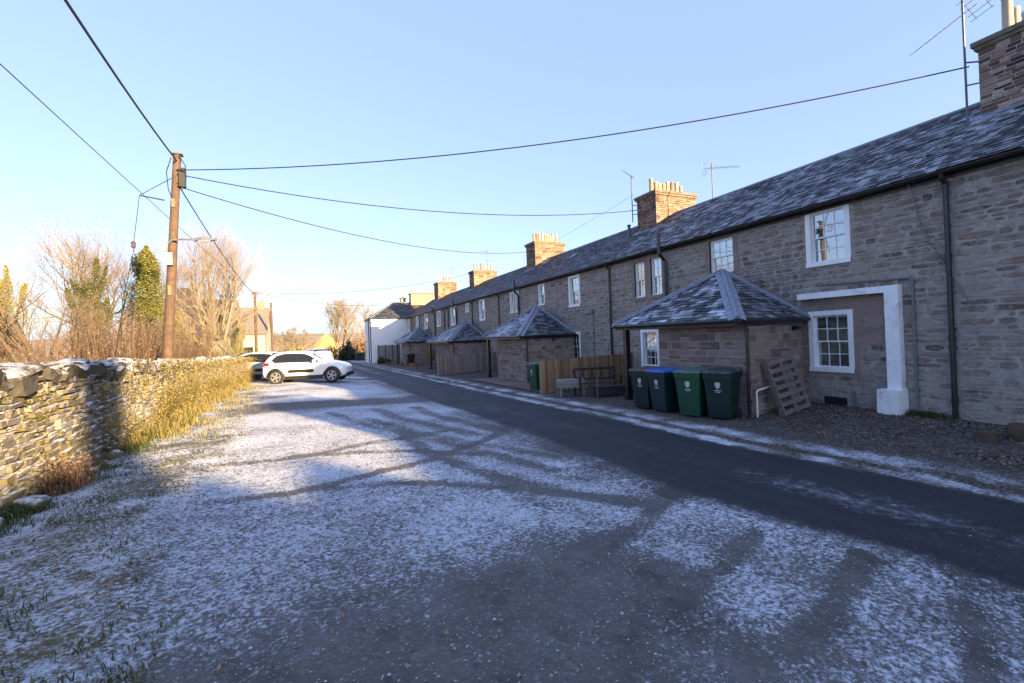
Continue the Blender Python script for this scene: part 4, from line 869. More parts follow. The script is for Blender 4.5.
# ------------------------------------------------------------------ wheelie bins
def wheelie_bin(loc, rz, body, lid, label, emblem=True, s=1.):
    t = empty('wheelie_bin', loc, label, 'bin', 'wheelie bins', rz); t.scale = (s, s, s)
    m = MB(); b = [(-.24, -.215), (.22, -.215), (.22, .215), (-.24, .215)]; tp = [(-.33, -.285), (.33, -.285), (.33, .285), (-.33, .285)]
    def ring(f_, z, g=1.): return [(p[0]*(1-f_)*g+q[0]*f_*g, p[1]*(1-f_)*g+q[1]*f_*g, z) for p, q in zip(b, tp)]
    r0, r1, r2, r3 = ring(0, .04), ring(.86, .86), ring(.88, .865, 1.06), ring(1, .98, 1.045)
    for a, c_ in ((r0, r1), (r1, r2), (r2, r3)):
        for i in range(4): m.quad(a[i], a[(i+1) % 4], c_[(i+1) % 4], c_[i])
    m.quad(*r0[::-1]); m.quad(*r3)
    for y in (-.15, .15): m.box(-.19, -.15, y-.03, y+.03, 0, .045)
    o = m.build('bin_body', body, t, local=True)
    bv = o.modifiers.new('soft', 'BEVEL'); bv.width = .022; bv.segments = 3; bv.limit_method = 'ANGLE'; bv.angle_limit = R(35)
    m = MB(); a = [(-.375, -.305, .985), (.33, -.305, .995), (.33, .305, .995), (-.375, .305, .985)]; c_ = [(-.345, -.28, 1.03), (.31, -.28, 1.065), (.31, .28, 1.065), (-.345, .28, 1.03)]
    for i in range(4): m.quad(a[i], a[(i+1) % 4], c_[(i+1) % 4], c_[i])
    m.quad(*a[::-1]); m.quad(*c_); m.box(-.385, -.36, -.12, .12, .965, 1.0); m.box(.33, .37, -.20, -.08, .97, 1.06); m.box(.33, .37, .08, .20, .97, 1.06)
    o = m.build('bin_lid', lid, t, local=True); bv = o.modifiers.new('soft', 'BEVEL'); bv.width = .014; bv.segments = 2; bv.limit_method = 'ANGLE'; bv.angle_limit = R(35)
    m = MB(); m.tube([(.40, -.26, 1.0), (.40, .26, 1.0)], .016, 8); m.bar((.31, -.22, .97), (.40, -.22, 1.0), .03, .03); m.bar((.31, .22, .97), (.40, .22, 1.0), .03, .03); m.build('bin_handle', M['black_plastic'], t, local=True)
    for y in (-.25, .25):
        m = MB(); pts = [(.23+.0, y-.022, .1), (.23, y+.022, .1)]; m.tube(pts, .1, 16); m.tube([(.23, y-.026, .1), (.23, y+.026, .1)], .045, 10); m.build('wheel', M['tyre'], t, local=True)
    if emblem:
        m = MB(); fx = lambda z: -.24-.09*(z-.04)/.94-.004
        def pq(pts):
            i = [m.vert((fx(z)-.001, y, z)) for y, z in pts]; m.f.append(i)
        pq([(y*.95, .655+(z-.64)*.95) for y, z in ((-.055, .79), (-.055, .70), (-.028, .655), (0, .64), (.028, .655), (.055, .70), (.055, .79), (.03, .775), (0, .80), (-.03, .775))][::-1])
        pq([(-.07, .63), (-.07, .612), (.07, .612), (.07, .63)][::-1]); pq([(-.05, .595), (-.05, .58), (.05, .58), (.05, .595)][::-1])
        m.build('bin_emblem', M['print'], t, local=True)
    return t
def gvs(x, y): return gvz(x, y)
wheelie_bin((7.93, 9.40, gvs(7.9, 9.4)), R(10), M['bin_dark'], M['lid_brown'], 'dark green wheelie bin with a brown lid beside the porch post')
wheelie_bin((7.90, 8.70, gvs(7.9, 8.6)), R(2), M['bin_teal'], M['lid_blue'], 'wheelie bin with a bright blue lid')
wheelie_bin((8.02, 7.93, gvs(8, 7.9)), R(20), M['bin_green'], M['lid_grey'], 'brighter mid green wheelie bin with a pale grey green lid', s=1.03)
wheelie_bin((8.26, 7.34, gvs(8.2, 7.3)), R(24), M['bin_dark'], M['lid_dark'], 'dark green wheelie bin with a dark lid, rightmost of the row by the near porch', s=1.03)
wheelie_bin((7.72, 15.2, gvs(7.7, 15.2)), R(8), M['bin_green'], M['lid_grey'], 'green wheelie bin standing alone at the end of the timber screen fence')
wheelie_bin((8.5, 43.4, gvs(8.5, 43.4)), R(10), M['black_plastic'], M['black_plastic'], 'black wheelie bin far along the row by the fourth porch', s=1.1)
for x, y, lb in ((6.6, 75.5, 'far dark green wheelie bin beyond the white house, nearer to the road'), (7.3, 75.9, 'far dark green wheelie bin beyond the white house, farther from the road')):
    wheelie_bin((x, y, gzf(x, y)), R(10), M['bin_dark'], M['bin_dark'], lb, emblem=False, s=1.25)

# ------------------------------------------------------------------ pallet
pt = empty('pallet', (9.85, 6.78, gvs(9.85, 6.78)), 'weathered wooden pallet leaning against the side wall of the near porch', 'pallet'); pt.rotation_euler = (R(-14), R(-7), R(4))
def pbox(nm, bl):
    m = MB()
    for b in bl: m.box(*b)
    return m.build(nm, M['pallet'], pt, local=True)
rs = random.Random(4)
pbox('deck_board', [(-.5+rs.uniform(-.01, .01), .5+rs.uniform(-.01, .01), -.075, -.053, .02+i*.185, .02+i*.185+rs.uniform(.085, .10)) for i in range(7)])
pbox('stringer', [(x-.045, x+.045, -.052, .035, .0, 1.2) for x in (-.45, 0, .45)])
pbox('bottom_board', [(-.5, .5, .036, .056, z, z+.1) for z in (.02, .57, 1.08)])

# ------------------------------------------------------------------ fences
def board_fence(pa, pb, h, mat, label, bw=.10, gap=.012, endpost=None, jag=.02, seed=1, top=True):
    a = Vector((pa[0], pa[1], gz(*pa)+.04)); b = Vector((pb[0], pb[1], gz(*pb)+.04)); d = b-a; L = d.length; d.normalize(); n_ = Vector((d.y, -d.x, 0)); rs = random.Random(seed)
    t = empty('board_fence', a, label, 'fence'); m = MB(); u = 0
    while u < L-.02:
        m.cur = rs.random(); hh = h+rs.uniform(-jag, jag); m.obox(a+d*(u+bw/2)+Vector((0, 0, hh/2+.03))+n_*rs.uniform(-.004, .004), d, n_, (0, 0, 1), bw-gap, .018, hh); u += bw
    m.build('boards', mat, t)
    m = MB(); 
    for z in (.3, h-.3): m.bar(a-n_*.035+Vector((0, 0, z)), b-n_*.035+Vector((0, 0, z)), .05, .08)
    m.build('rail', mat, t)
    k_ = max(2, int(L/1.8)+1)
    for i in range(k_):
        m = MB(); m.cur = 1 if i == 0 else .5; q = a+d*(L*i/(k_-1)-(.05 if i == 0 else 0))-n_*(.0 if i == 0 else .08); m.box(q.x-.05, q.x+.05, q.y-.05, q.y+.05, q.z-.1, q.z+h+.03); m.build('fence_post', mat, t)
    return t
board_fence((7.33, 14.1), (11.08, 14.0), 1.12, M['fence'], 'new brown timber screen fence between bin and bench', seed=2, endpost=True)
board_fence((7.15, 27.6), (10.9, 27.4), 1.15, M['fencegrey'], 'grey brown picket fence beyond the second porch', seed=3, jag=.05, gap=.02)
pf = empty('panel_fence', (7.6, 57.3, gz(7.6, 57.3)), 'pale grey panel fence in front of the white house wall', 'fence')
for i in range(3):
    m = MB(); m.cur = .9
    for j in range(8): m.cur = .7+.3*random.random(); m.box(7.4+i*.85+j*.105, 7.4+i*.85+j*.105+.1, 57.25, 57.28, -.65, 1.5)
    m.build('fence_panel', M['greywood'], pf)
for i in range(4):
    m = MB(); m.box(7.35+i*.85, 7.42+i*.85, 57.18, 57.26, -.75, 1.6); m.build('fence_post', M['darkwood'], pf)

# ------------------------------------------------------------------ bench, planter and pots
bt = empty('garden_bench', (8.55, 12.55, gvs(8.5, 12.5)), 'dark slatted garden bench in front of the timber screen fence', 'bench', rz=R(-12))
m = MB()
for i in range(4): m.box(-.72, .72, -.25+i*.125, -.25+i*.125+.1, .40, .43)
m.build('seat', M['darkwood'], bt, local=True)
m = MB(); m.box(-.72, .72, .26, .30, .80, .88); m.box(-.72, .72, .26, .30, .48, .54)
for i in range(9): m.bar((-.66+i*.165, .28, .5), (-.66+i*.165+(.12 if i % 2 else -.12), .28, .84), .04, .025)
m.build('backrest', M['darkwood'], bt, local=True)
for x in (-.7, .7):
    for y, z in ((-.24, .62), (.28, .88)): m = MB(); m.box(x-.03, x+.03, y-.03, y+.03, 0, z); m.build('leg', M['darkwood'], bt, local=True)
    m = MB(); m.box(x-.035, x+.035, -.30, .27, .60, .64); m.build('armrest', M['darkwood'], bt, local=True)
tr = empty('planter_trough', (8.75, 12.0, gvs(8.7, 12)), 'low dark wooden trough standing before the bench', 'planter', rz=R(-14))
m = MB(); m.box(-.62, .62, -.16, .16, .04, .30); m.box(-.65, .65, -.19, .19, .28, .33); m.build('trough', M['darkwood'], tr, local=True)
for x in (-.55, .55): m = MB(); m.box(x-.04, x+.04, -.14, .14, 0, .05); m.build('foot', M['darkwood'], tr, local=True)
m = MB(); m.box(-.62, -.58, -.2, -.16, 0, .62); m.build('stake', M['greywood'], tr, local=True)
tb = empty('raised_planter', (7.62, 12.75, gvs(7.6, 12.7)), 'grey wooden planter box raised on four legs by the screen fence', 'planter', rz=R(-12))
m = MB()
for k_, z in enumerate((.30, .43)): m.cur = .4+.4*k_; m.box(-.42, .42, -.2, .2, z, z+.125)
m.build('planter_box', M['greywood'], tb, local=True)
for x in (-.38, .38):
    for y in (-.17, .17): m = MB(); m.cur = .3; m.box(x-.03, x+.03, y-.03, y+.03, 0, .31); m.build('leg', M['greywood'], tb, local=True)
def pot(loc, r, h, mat, label, name='plant_pot'):
    m = MB(); m.lathe([(r*.7, 0), (r*.95, h*.86), (r*1.08, h*.87), (r*1.08, h), (r*.92, h), (r*.88, h*.85)], loc, 16); o = m.build(name, mat, smooth=False); tag(o, label, 'pot'); return o
pot((9.75, 12.1, gvs(9.7, 12.1)), .15, .36, M['lime'], 'lime green plastic pot on the gravel beside the bench')
pot((10.3, 12.0, gvs(10.2, 12)), .17, .34, M['bluepot'], 'pale blue plastic pot right of the lime green one')
m = MB(); m.hexa([(10.55, 11.5, .1), (11.0, 11.5, .1), (11.0, 11.95, .1), (10.55, 11.95, .1), (10.5, 11.45, .4), (11.04, 11.45, .4), (11.04, 12, .4), (10.5, 12, .4)]); tag(m.build('storage_tub', M['greytub']), 'pale grey storage tub by the house wall behind the porch post', 'tub')
for i, (x, y, s_, lb) in enumerate(((8.25, 46.2, .3, 'small terracotta pot by the fourth porch, nearest to the black bin'), (8.1, 41.0, .34, 'terracotta pot by the far porch wall with a frosted rim'), (7.9, 38.5, .36, 'terracotta pot beside the creeper on the third porch'))):
    pot((x, y, gvs(x, y)), s_*.6, s_, M['pot_red'], lb)

# stone stumps at the right
rs = random.Random(9)
for i, (x, y, r, hh, lb) in enumerate(((10.15, 3.35, .17, .24, 'old dark stump at the foot of the wall, larger of two at the right edge'), (9.7, 3.6, .13, .16, 'small dark stump in the dead leaves near the right edge'))):
    m = MB(); n = 12; rings = []
    for z, f_ in ((-.05, 1.15), (hh*.4, 1.0), (hh*.85, .95), (hh, .8), (hh*.8, .3)):
        rings.append([m.vert((x+math.cos(k_*2*math.pi/n)*r*f_*(1+.3*nz(k_*1.1, z*5, i)), y+math.sin(k_*2*math.pi/n)*r*f_*(1+.3*nz(k_*1.1, z*5, i+5)), gvs(x, y)+z*(1+.25*nz(k_, i)))) for k_ in range(n)])
    for a, b in zip(rings, rings[1:]):
        for k_ in range(n): m.f.append([a[k_], a[(k_+1) % n], b[(k_+1) % n], b[k_]])
    m.f.append(rings[-1]); tag(m.build('tree_stump', M['bark']), lb, 'stump')
# ------------------------------------------------------------------ dry stone wall
WALL_X = [(-10, -3.2), (4, -3.28), (8, -3.36), (12, -3.5), (18, -3.55), (23, -3.35), (28, -3.0)]
WALL_H = [(-10, 1.78), (4, 1.76), (9, 1.72), (14, 1.58), (20, 1.4), (28, 1.25)]
dw = empty('stone_wall', (-3.5, 6, .15), 'long dry stone boundary wall with frosted coping slabs beside the parking ground', 'wall')
def chip(mb, c, d, n, sx, sz, dep, rs):
    """one rough wall stone: back rectangle, front face smaller and proud"""
    zv = Vector((0, 0, 1)); jr = lambda a: rs.uniform(-a, a)
    t = jr(.13); d2 = d*math.cos(t)+zv*math.sin(t); z2 = zv*math.cos(t)-d*math.sin(t)
    q = []
    for lvl, f, dd in ((0, 1.0, -.10), (1, 1.0, dep*.55), (2, .78, dep)):
        for a, b in ((-1, -1), (1, -1), (1, 1), (-1, 1)):
            k_ = .12 if lvl else 0
            q.append(mb.vert(c+d2*(a*sx/2*f*(1+jr(k_*1.5)))+z2*(b*sz/2*f*(1+jr(k_*2.2)))+n*(dd+jr(.012))))
    for o in (0, 4):
        for i in range(4): mb.f.append([q[o+i], q[o+(i+1) % 4], q[o+4+(i+1) % 4], q[o+4+i]])
    mb.f.append([q[8], q[9], q[10], q[11]])
rs = random.Random(21); st = MB(); core = MB()
y = -4.; ys = []
while y < 27.4: ys.append(y); y += .5
for a, b in zip(ys, ys[1:]):
    xa, xb = lerp_tab(WALL_X, a), lerp_tab(WALL_X, b); ha, hb = lerp_tab(WALL_H, a)+gz(-3, a)-.28, lerp_tab(WALL_H, b)+gz(-3, b)-.28
    core.hexa([(xa-.52, a, -.3), (xa-.05, a, -.3), (xb-.05, b, -.3), (xb-.52, b, -.3), (xa-.46, a, ha), (xa-.08, a, ha), (xb-.08, b, hb), (xb-.46, b, hb)])
z = -.02
while z < 1.65:
    hrow = rs.uniform(.04, .10); y = -3.8+rs.uniform(0, .3)
    while y < 27:
        ln = rs.choice((rs.uniform(.08, .2), rs.uniform(.15, .4)))*(1 if y < 14 else 1.4); yc = y+ln/2; top = lerp_tab(WALL_H, yc)-.26
        if z+hrow*.5 < top:
            x0 = lerp_tab(WALL_X, yc); x1 = lerp_tab(WALL_X, yc+.5); d = Vector((x1-x0, .5, 0)).normalized(); n_ = Vector((d.y, -d.x, 0))
            st.cur = rs.random(); wv = .09*nz(yc*.6, z*2, 3)
            chip(st, Vector((x0-.02-.05*z, yc, gz(-3, yc)+z+hrow/2+wv)), d, n_, ln-.012, hrow*rs.uniform(.7, 1.15)-.006, rs.uniform(.015, .10), rs)
        y += ln
    z += hrow
core.build('wall_core', M['under'], dw); st.build('wall_stones', M['drystone'], dw)
_ico = None
def rock(mb, c, dims, seed, rough=.28, sq=.55, rot=None, sub=3):
    bm = bmesh.new(); bmesh.ops.create_icosphere(bm, subdivisions=sub, radius=1.); b0 = len(mb.v); rot = rot or Matrix.Identity(3)
    for v in bm.verts:
        p = v.co.copy(); p = Vector([math.copysign(abs(k_)**sq, k_) for k_ in p])
        p *= 1+rough*mnoise.noise(v.co*1.3+Vector((seed*3.1, seed, 0)))+rough*.5*mnoise.noise(v.co*3.7+Vector((seed, 0, seed*2)))
        mb.vert(rot @ Vector((p.x*dims[0], p.y*dims[1], p.z*dims[2]))+Vector(c))
    for f in bm.faces: mb.f.append([b0+v.index for v in f.verts])
    bm.free()
cop = MB(); y = -3.5; i = 0
while y < 27:
    ln = rs.choice((rs.uniform(.12, .25), rs.uniform(.25, .6))); x0 = lerp_tab(WALL_X, y)-.27; h = lerp_tab(WALL_H, y)+gz(-3, y); cop.cur = rs.uniform(0, .55); hh = rs.uniform(.10, .19)
    rock(cop, (x0+rs.uniform(-.04, .05), y+ln/2, h-hh+rs.uniform(-.04, .04)), (.28, ln*.55, hh), i*1.7, .36, .5, Matrix.Rotation(rs.uniform(-.5, .5), 3, 'X') @ Matrix.Rotation(rs.uniform(-.12, .2), 3, 'Y'))
    y += ln*.92; i += 1
cop.build('coping', M['copestone'], dw)
for i, (x, y, r, lb) in enumerate(((-3.08, 7.25, .12, 'rounded brown boulder at the foot of the stone wall'), (-3.05, 8.7, .07, 'pale frosted stone fallen at the foot of the wall'), (-3.12, 6.5, .10, 'dark mossy stone fallen from the wall, nearest to the camera'), (-3.1, 9.8, .08, 'small grey stone fallen by the wall under the dry bush'))):
    m = MB(); m.cur = .1+.1*i; rock(m, (x, y, gzf(x, y)+r*.6), (r*1.3, r*1.2, r), 40+i, .3, .8); tag(m.build('fallen_stone', M['drystone'], smooth=True), lb, 'stone')

# ------------------------------------------------------------------ small plants
def blade(mb, p, h, lean, wd, rs):
    a = rs.uniform(0, 6.283); dx, dy = math.cos(a), math.sin(a); q = Vector(p); t = Vector((dx, dy, 0)); s_ = Vector((-dy, dx, 0))*wd
    m_ = q+t*h*lean*.4+Vector((0, 0, h*.6)); e = q+t*h*lean+Vector((0, 0, h*(1-.35*lean)))
    i = [mb.vert(x) for x in (q-s_, q+s_, m_+s_*.7, e, m_-s_*.7)]; mb.f.append([i[0], i[1], i[2], i[4]]); mb.f.append([i[4], i[2], i[3]])
def leafq(mb, p, s_, rs, up_=.3):
    n_ = Vector((rs.gauss(0, 1), rs.gauss(0, 1), rs.gauss(up_, 1))).normalized(); u = n_.orthogonal().normalized(); v = n_.cross(u); a = rs.uniform(0, 6.28)
    u, v = u*math.cos(a)+v*math.sin(a), v*math.cos(a)-u*math.sin(a); p = Vector(p)
    mb.quad(p-u*s_, p-v*s_*.6+n_*s_*.12, p+u*s_, p+v*s_*.6+n_*s_*.12)
rs = random.Random(31); g = MB(); lf = MB(); dg = MB(); cnt = 0
while cnt < 14000:
    y = 2.2+23*(rs.random()**1.9); x = rs.uniform(-3.3, -.6); v = verge(x, y)
    cl = .5+.5*nz(x*1.6, y*1.6, 20)+.35*nz(x*5, y*5, 2)
    if rs.random() > v*clamp(cl*2.1-.95): continue
    wallside = sst(-2.6, -3.2, x)
    h = rs.uniform(.02, .06)*(1+.9*wallside+.6*clamp(nz(x, y, 30)*2)); g.cur = clamp(rs.gauss(.4, .25)) if rs.random() > .3 else rs.uniform(.8, 1)
    blade(g, (x, y, gzf(x, y)-.005), h, rs.uniform(.3, 1.3), rs.uniform(.0025, .006), rs); cnt += 1
for i in range(9000):                                       # tufts close under the wall
    y = rs.uniform(3.5, 14); x = -3.22+abs(rs.gauss(0, .17)); cl = nz(y*1.1, 3, 2)
    if cl < -.12: continue
    g.cur = clamp(rs.gauss(.35, .25)); blade(g, (x, y, gzf(x, y)-.01), rs.uniform(.05, .18)*(1+cl), rs.uniform(.2, 1.2), .004, rs)
for i in range(8000):                                      # golden dry grass along the wall farther on
    y = 10.5+17*rs.random()**1.1; x = -3.35+abs(rs.gauss(0, .65)); c_ = nz(x*1.3, y*.8, 5)+.25*sst(-2.4, -3.1, x)
    if c_ < -.02: continue
    dg.cur = clamp(rs.gauss(.5, .25)); blade(dg, (x, y, gzf(x, y)-.01), rs.uniform(.05, .17)*(1+1.0*sst(-2.3, -3.1, x))*(1+.6*nz(x*2, y*1.5, 12)), rs.uniform(.2, 1.1), .006, rs)
tag(g.build('grass', M['grass']), 'frosted short grass on the verge under the stone wall', 'grass', kind='stuff')
tag(dg.build('dry_grass', M['drygrass']), 'golden dry grass along the foot of the stone wall', 'grass', kind='stuff')
for i in range(3200):
    y = 1.6+15*rs.random()**1.6; x = rs.uniform(-3.2, 1.) if rs.random() < .85 else rs.uniform(-1, 4)
    if rs.random() > .25+verge(x, y): continue
    lf.cur = rs.random(); leafq(lf, (x, y, gzf(x, y)+.012), rs.uniform(.012, .026), rs, 2.)
for i in range(4200):
    y = 2.2+9*rs.random()**1.4; x = rs.uniform(8.4, 11.1)
    if nz(x*.9, y*.9, 8) < -.1 and x < 10.2: continue
    lf.cur = rs.random()*.6; leafq(lf, (x, y, gvz(x, y)+.014), rs.uniform(.016, .036), rs, 2.)
tag(lf.build('fallen_leaves', M['dleaf']), 'brown fallen leaves scattered over the frosty ground', 'leaves', kind='stuff')
pb = MB()
def pebble(x, y, z, r):
    b = len(pb.v); a = rs.uniform(0, 3); 
    P = [(1, 0, 0), (-.9, .1, 0), (.1, .9, 0), (0, -1, 0), (.1, 0, .7), (0, 0, -.5)]
    for px, py, pz in P: pb.vert((x+r*(px*math.cos(a)-py*math.sin(a))*rs.uniform(.7, 1.2), y+r*(px*math.sin(a)+py*math.cos(a))*rs.uniform(.6, 1.1), z+r*pz*.75))
    for f in ((0,2,4), (2,1,4), (1,3,4), (3,0,4), (2,0,5), (1,2,5), (3,1,5), (0,3,5)): pb.f.append([b+k_ for k_ in f])
for i in range(11000):
    y = .9+9*rs.random()**1.7; x = rs.uniform(-1.3, 4.4)
    if x > lerp_tab(ROAD_N, y)+.05: continue
    pb.cur = rs.random(); pebble(x, y, gzf(x, y)+.003, rs.uniform(.004, .011) if rs.random() < .93 else rs.uniform(.01, .02))
tag(pb.build('loose_stones', M['pebble']), 'loose gravel stones lying on the parking ground', 'gravel', kind='stuff'); pb = MB()
for i in range(11000):
    y = rs.uniform(2.3, 15); x = rs.uniform(7.5, 11.1); pb.cur = rs.random()*.85; pebble(x, y, gvz(x, y)+.004, rs.uniform(.006, .018))
tag(pb.build('verge_stones', M['vergestone']), 'brown gravel stones along the foot of the houses', 'gravel', kind='stuff')
gt = MB()
for i in range(500):
    y = rs.gauss(4.95, .22); x = 11.08-abs(rs.gauss(0, .1)); gt.cur = rs.uniform(.1, .5); blade(gt, (x, y, gvz(x, y)), rs.uniform(.05, .16), rs.uniform(.3, 1), .005, rs)
tag(gt.build('grass_tuft', M['grass']), 'small green grass tuft at the foot of the house wall beside the conduit', 'grass')

# plants growing over the far part of the wall
wpm = MB()
for i in range(38000):
    y = 9.8+17.6*rs.random()**.95; s_ = nz(y*.6, 1, 4)
    x0 = lerp_tab(WALL_X, y); h = lerp_tab(WALL_H, y); z = h*rs.random()**.75*1.04
    d = nz(y*1.1, z*2.2, 9)+.35*sst(11, 16, y)-.30+.18*sst(15, 20, y)
    if d < 0 or (z > h*.55 and rs.random() < .5): continue
    wpm.cur = clamp(rs.gauss(.45, .25)); leafq(wpm, (x0+.04+abs(rs.gauss(0, .09+.1*sst(14, 22, y))), y, gz(-3, y)+z), rs.uniform(.010, .024), rs)
for i in range(1800):
    y = 10.5+17*rs.random(); x0 = lerp_tab(WALL_X, y); h = lerp_tab(WALL_H, y)*rs.random()
    wpm.cur = clamp(rs.gauss(.75, .2)); p = Vector((x0+.03, y, gz(-3, y)+h)); blade(wpm, p, rs.uniform(.08, .22), rs.uniform(.5, 1.4), .004, rs)
for k_ in range(26):                                        # low bramble clumps at the foot and on the face of the far wall
    y = 11.+15.5*rs.random(); x0 = lerp_tab(WALL_X, y); h_ = rs.uniform(.25, .8)*(1 if rs.random() < .7 else 1.35); w_ = rs.uniform(.25, .6)
    for i in range(int(520*h_)):
        a_ = rs.uniform(0, 6.28); q = rs.random()**.6; zz = h_*rs.random()**.9; wpm.cur = clamp(rs.gauss(.5, .27))
        leafq(wpm, (x0+.05+abs(math.cos(a_))*q*w_*.75*(1-.5*zz/h_), y+math.sin(a_)*q*w_, gzf(-3, y)+zz), rs.uniform(.010, .024), rs)
    for i in range(10):
        p = Vector((x0+.1, y+rs.gauss(0, w_*.4), gzf(-3, y))); e = p+Vector((rs.uniform(0, .5), rs.gauss(0, .3), h_*rs.uniform(.8, 1.4))); wpm.cur = .1; wpm.tube([p, p.lerp(e, .6)+Vector((0, 0, .12)), e], [.005, .004, .002], 3, cap=False)
tag(wpm.build('wall_creeper', M['hedgeleaf']), 'golden green creeper and moss growing over the far stretch of the stone wall', 'creeper')
mo = MB()
for i in range(5000):
    y = 3.5+9*rs.random(); x0 = lerp_tab(WALL_X, y); z = rs.random()*(lerp_tab(WALL_H, y)-.1)
    if nz(y*1.3, z*1.8, 14) < .12: continue
    mo.cur = rs.random(); leafq(mo, (x0+.035+.02*rs.random()-.04*z, y, gz(-3, y)+z), rs.uniform(.01, .022), rs)
tag(mo.build('wall_moss', M['moss']), 'olive moss patches on the near stretch of the stone wall', 'moss', kind='stuff')
db = MB()
for i in range(700):
    a = rs.uniform(0, 6.28); db.cur = rs.random(); blade(db, (-3.05+rs.gauss(0, .10), 8.0+rs.gauss(0, .14), gzf(-3, 8)), rs.uniform(.15, .5), rs.uniform(.2, 1.), .005, rs)
for i in range(500): db.cur = rs.uniform(.3, 1); leafq(db, (-3.05+rs.gauss(0, .13), 8.0+rs.gauss(0, .17), gzf(-3, 8)+rs.uniform(.05, .45)), .022, rs)
tag(db.build('dead_bush', M['bracken']), 'small russet dead bush against the foot of the near stone wall', 'bush')

# ------------------------------------------------------------------ trees
def limb(tr, cr, p, d, ln, r, lvl, maxl, rs, prm):
    n = 5 if lvl == 0 else (4 if lvl < 3 else 3); pts = [p.copy()]; dd = d.copy(); dirs = [dd.copy()]
    for i in range(n):
        dd = (dd+Vector((rs.gauss(0, prm['wob']), rs.gauss(0, prm['wob']), rs.gauss(prm['up'], prm['wob']*.6)))*(.5 if lvl == 0 else 1)).normalized(); pts.append(pts[-1]+dd*ln/n); dirs.append(dd.copy())
    mb = tr if lvl < prm['trunk_lv'] else cr; tip = .45 if lvl < maxl else .3; mb.cur = rs.random()
    mb.tube(pts, [r*(1-(1-tip)*i/n) for i in range(n+1)], (8, 6, 4, 3, 3, 3)[lvl], cap=False)
    if lvl >= maxl: return
    k_ = prm['kids'][lvl]
    for j in range(k_):
        t = prm['start'][lvl]+(1-prm['start'][lvl])*(j+rs.random())/k_; f = t*n; i = min(int(f), n-1); q = pts[i].lerp(pts[i+1], f-i); dr = dirs[i]
        ax = dr.orthogonal().normalized(); ax = Matrix.Rotation(rs.uniform(0, 6.283), 3, dr) @ ax
        nd = (Matrix.Rotation(rs.uniform(*prm['ang']), 3, ax) @ dr).normalized()
        limb(tr, cr, q, nd, ln*rs.uniform(*prm['len'])*(1.15-.45*t), max(r*((.50 if lvl == 0 else .56)-.22*t)*rs.uniform(.75, 1.05), prm['rmin']), lvl+1, maxl, rs, prm)
DEF = dict(wob=.16, up=.10, trunk_lv=2, kids=[7, 6, 5, 5], start=[.3, .25, .2, .15], ang=(.35, .95), len=(.5, .72), rmin=.0028)
def bare_tree(loc, h, label, stems=1, r=.14, seed=1, bark='bark', twig='twig', group='bare trees behind the wall', maxl=4, spread=.15, name='bare_tree', **kw):
    rs = random.Random(seed); prm = dict(DEF); prm.update(kw); t = empty(name, loc, label, 'tree', group); tr, cr = MB(), MB()
    for s_ in range(stems):
        a = rs.uniform(0, 6.28); d = Vector((math.cos(a)*spread*rs.uniform(.3, 1.3), math.sin(a)*spread*rs.uniform(.3, 1.3), 1)).normalized()
        limb(tr, cr, Vector(loc)+Vector((rs.gauss(0, .12*(stems > 1)), rs.gauss(0, .12*(stems > 1)), -.1)), d, h*rs.uniform(.55, .68), r*rs.uniform(.7, 1), 0, maxl, rs, prm)
    tr.build('trunk', M[bark], t); cr.build('crown', M[twig], t); return t
def ivy_on(t, pts, rad, n, mat, rs, leaf=(.035, .07)):
    m = MB()
    for i in range(n):
        f = rs.random()*(len(pts)-1); k_ = int(f); p = pts[k_].lerp(pts[k_+1], f-k_); rr = rad[k_]*(1-(f-k_))+rad[k_+1]*(f-k_); cl = .75+.5*nz(p.x*1.5+p.z*1.3, p.y, p.z*1.5)
        a = rs.uniform(0, 6.28); b = rs.uniform(-1, 1); q = rr*cl*(1+.35*mnoise.noise(Vector((math.cos(a)*1.3, math.sin(a)*1.3, p.z*2.1+p.x))))*(rs.random()**.5); m.cur = clamp(rs.gauss(.45, .25)); leafq(m, p+Vector((math.cos(a)*q, math.sin(a)*q, b*rr*.6)), rs.uniform(*leaf), rs)
    return m.build('crown', M[mat], t)
def ivy_tree(loc, limbs, label, mat, n, seed, leaf=(.035, .07), bark='bark', name='ivy_clad_tree', group=None):
    rs = random.Random(seed); t = empty(name, loc, label, 'tree', group); L = Vector(loc); tr = MB()
    tot = sum(len(l[0]) for l in limbs)
    for pts, r, rad, share in limbs:
        P = [L+Vector(p) for p in pts]; tr.tube(P, [r*(1-.6*i/(len(P)-1)) for i in range(len(P))], 7, cap=False)
    tr.build('trunk', M[bark], t)
    m_all = None
    for pts, r, rad, share in limbs:
        ivy_on(t, [L+Vector(p) for p in pts], rad, int(n*share), mat, rs, leaf)
    return t
def G3(x, y): return (x, y, gzf(x, y)-.05)
bare_tree(G3(-8.1, 20), 5.4, 'dark many-stemmed bare tree behind the near stone wall', stems=6, r=.085, seed=3, spread=.42, kids=[5, 4, 4, 3], twig='twig', bark='bark')
bare_tree(G3(-11.4, 33), 10.6, 'tall wide bare tree rising behind the ivy covered trunk', stems=1, r=.2, seed=15, spread=.06, bark='palebark', twig='paletwig', kids=[11, 7, 6, 5], ang=(.45, 1.0), rmin=.0025, up=.08, wob=.13)
bare_tree(G3(-15.0, 30), 5.2, 'pale bare tree at the left edge behind the yellow ivy tree', stems=3, r=.06, seed=6, spread=.3, bark='palebark', twig='paletwig')
bare_tree(G3(-6.1, 37), 11.2, 'tall sunlit bare tree of many upright stems behind the telegraph pole', stems=7, r=.12, seed=17, spread=.24, bark='palebark', twig='paletwig', kids=[9, 6, 5, 4], ang=(.35, .8), up=.12, rmin=.0025, wob=.12)
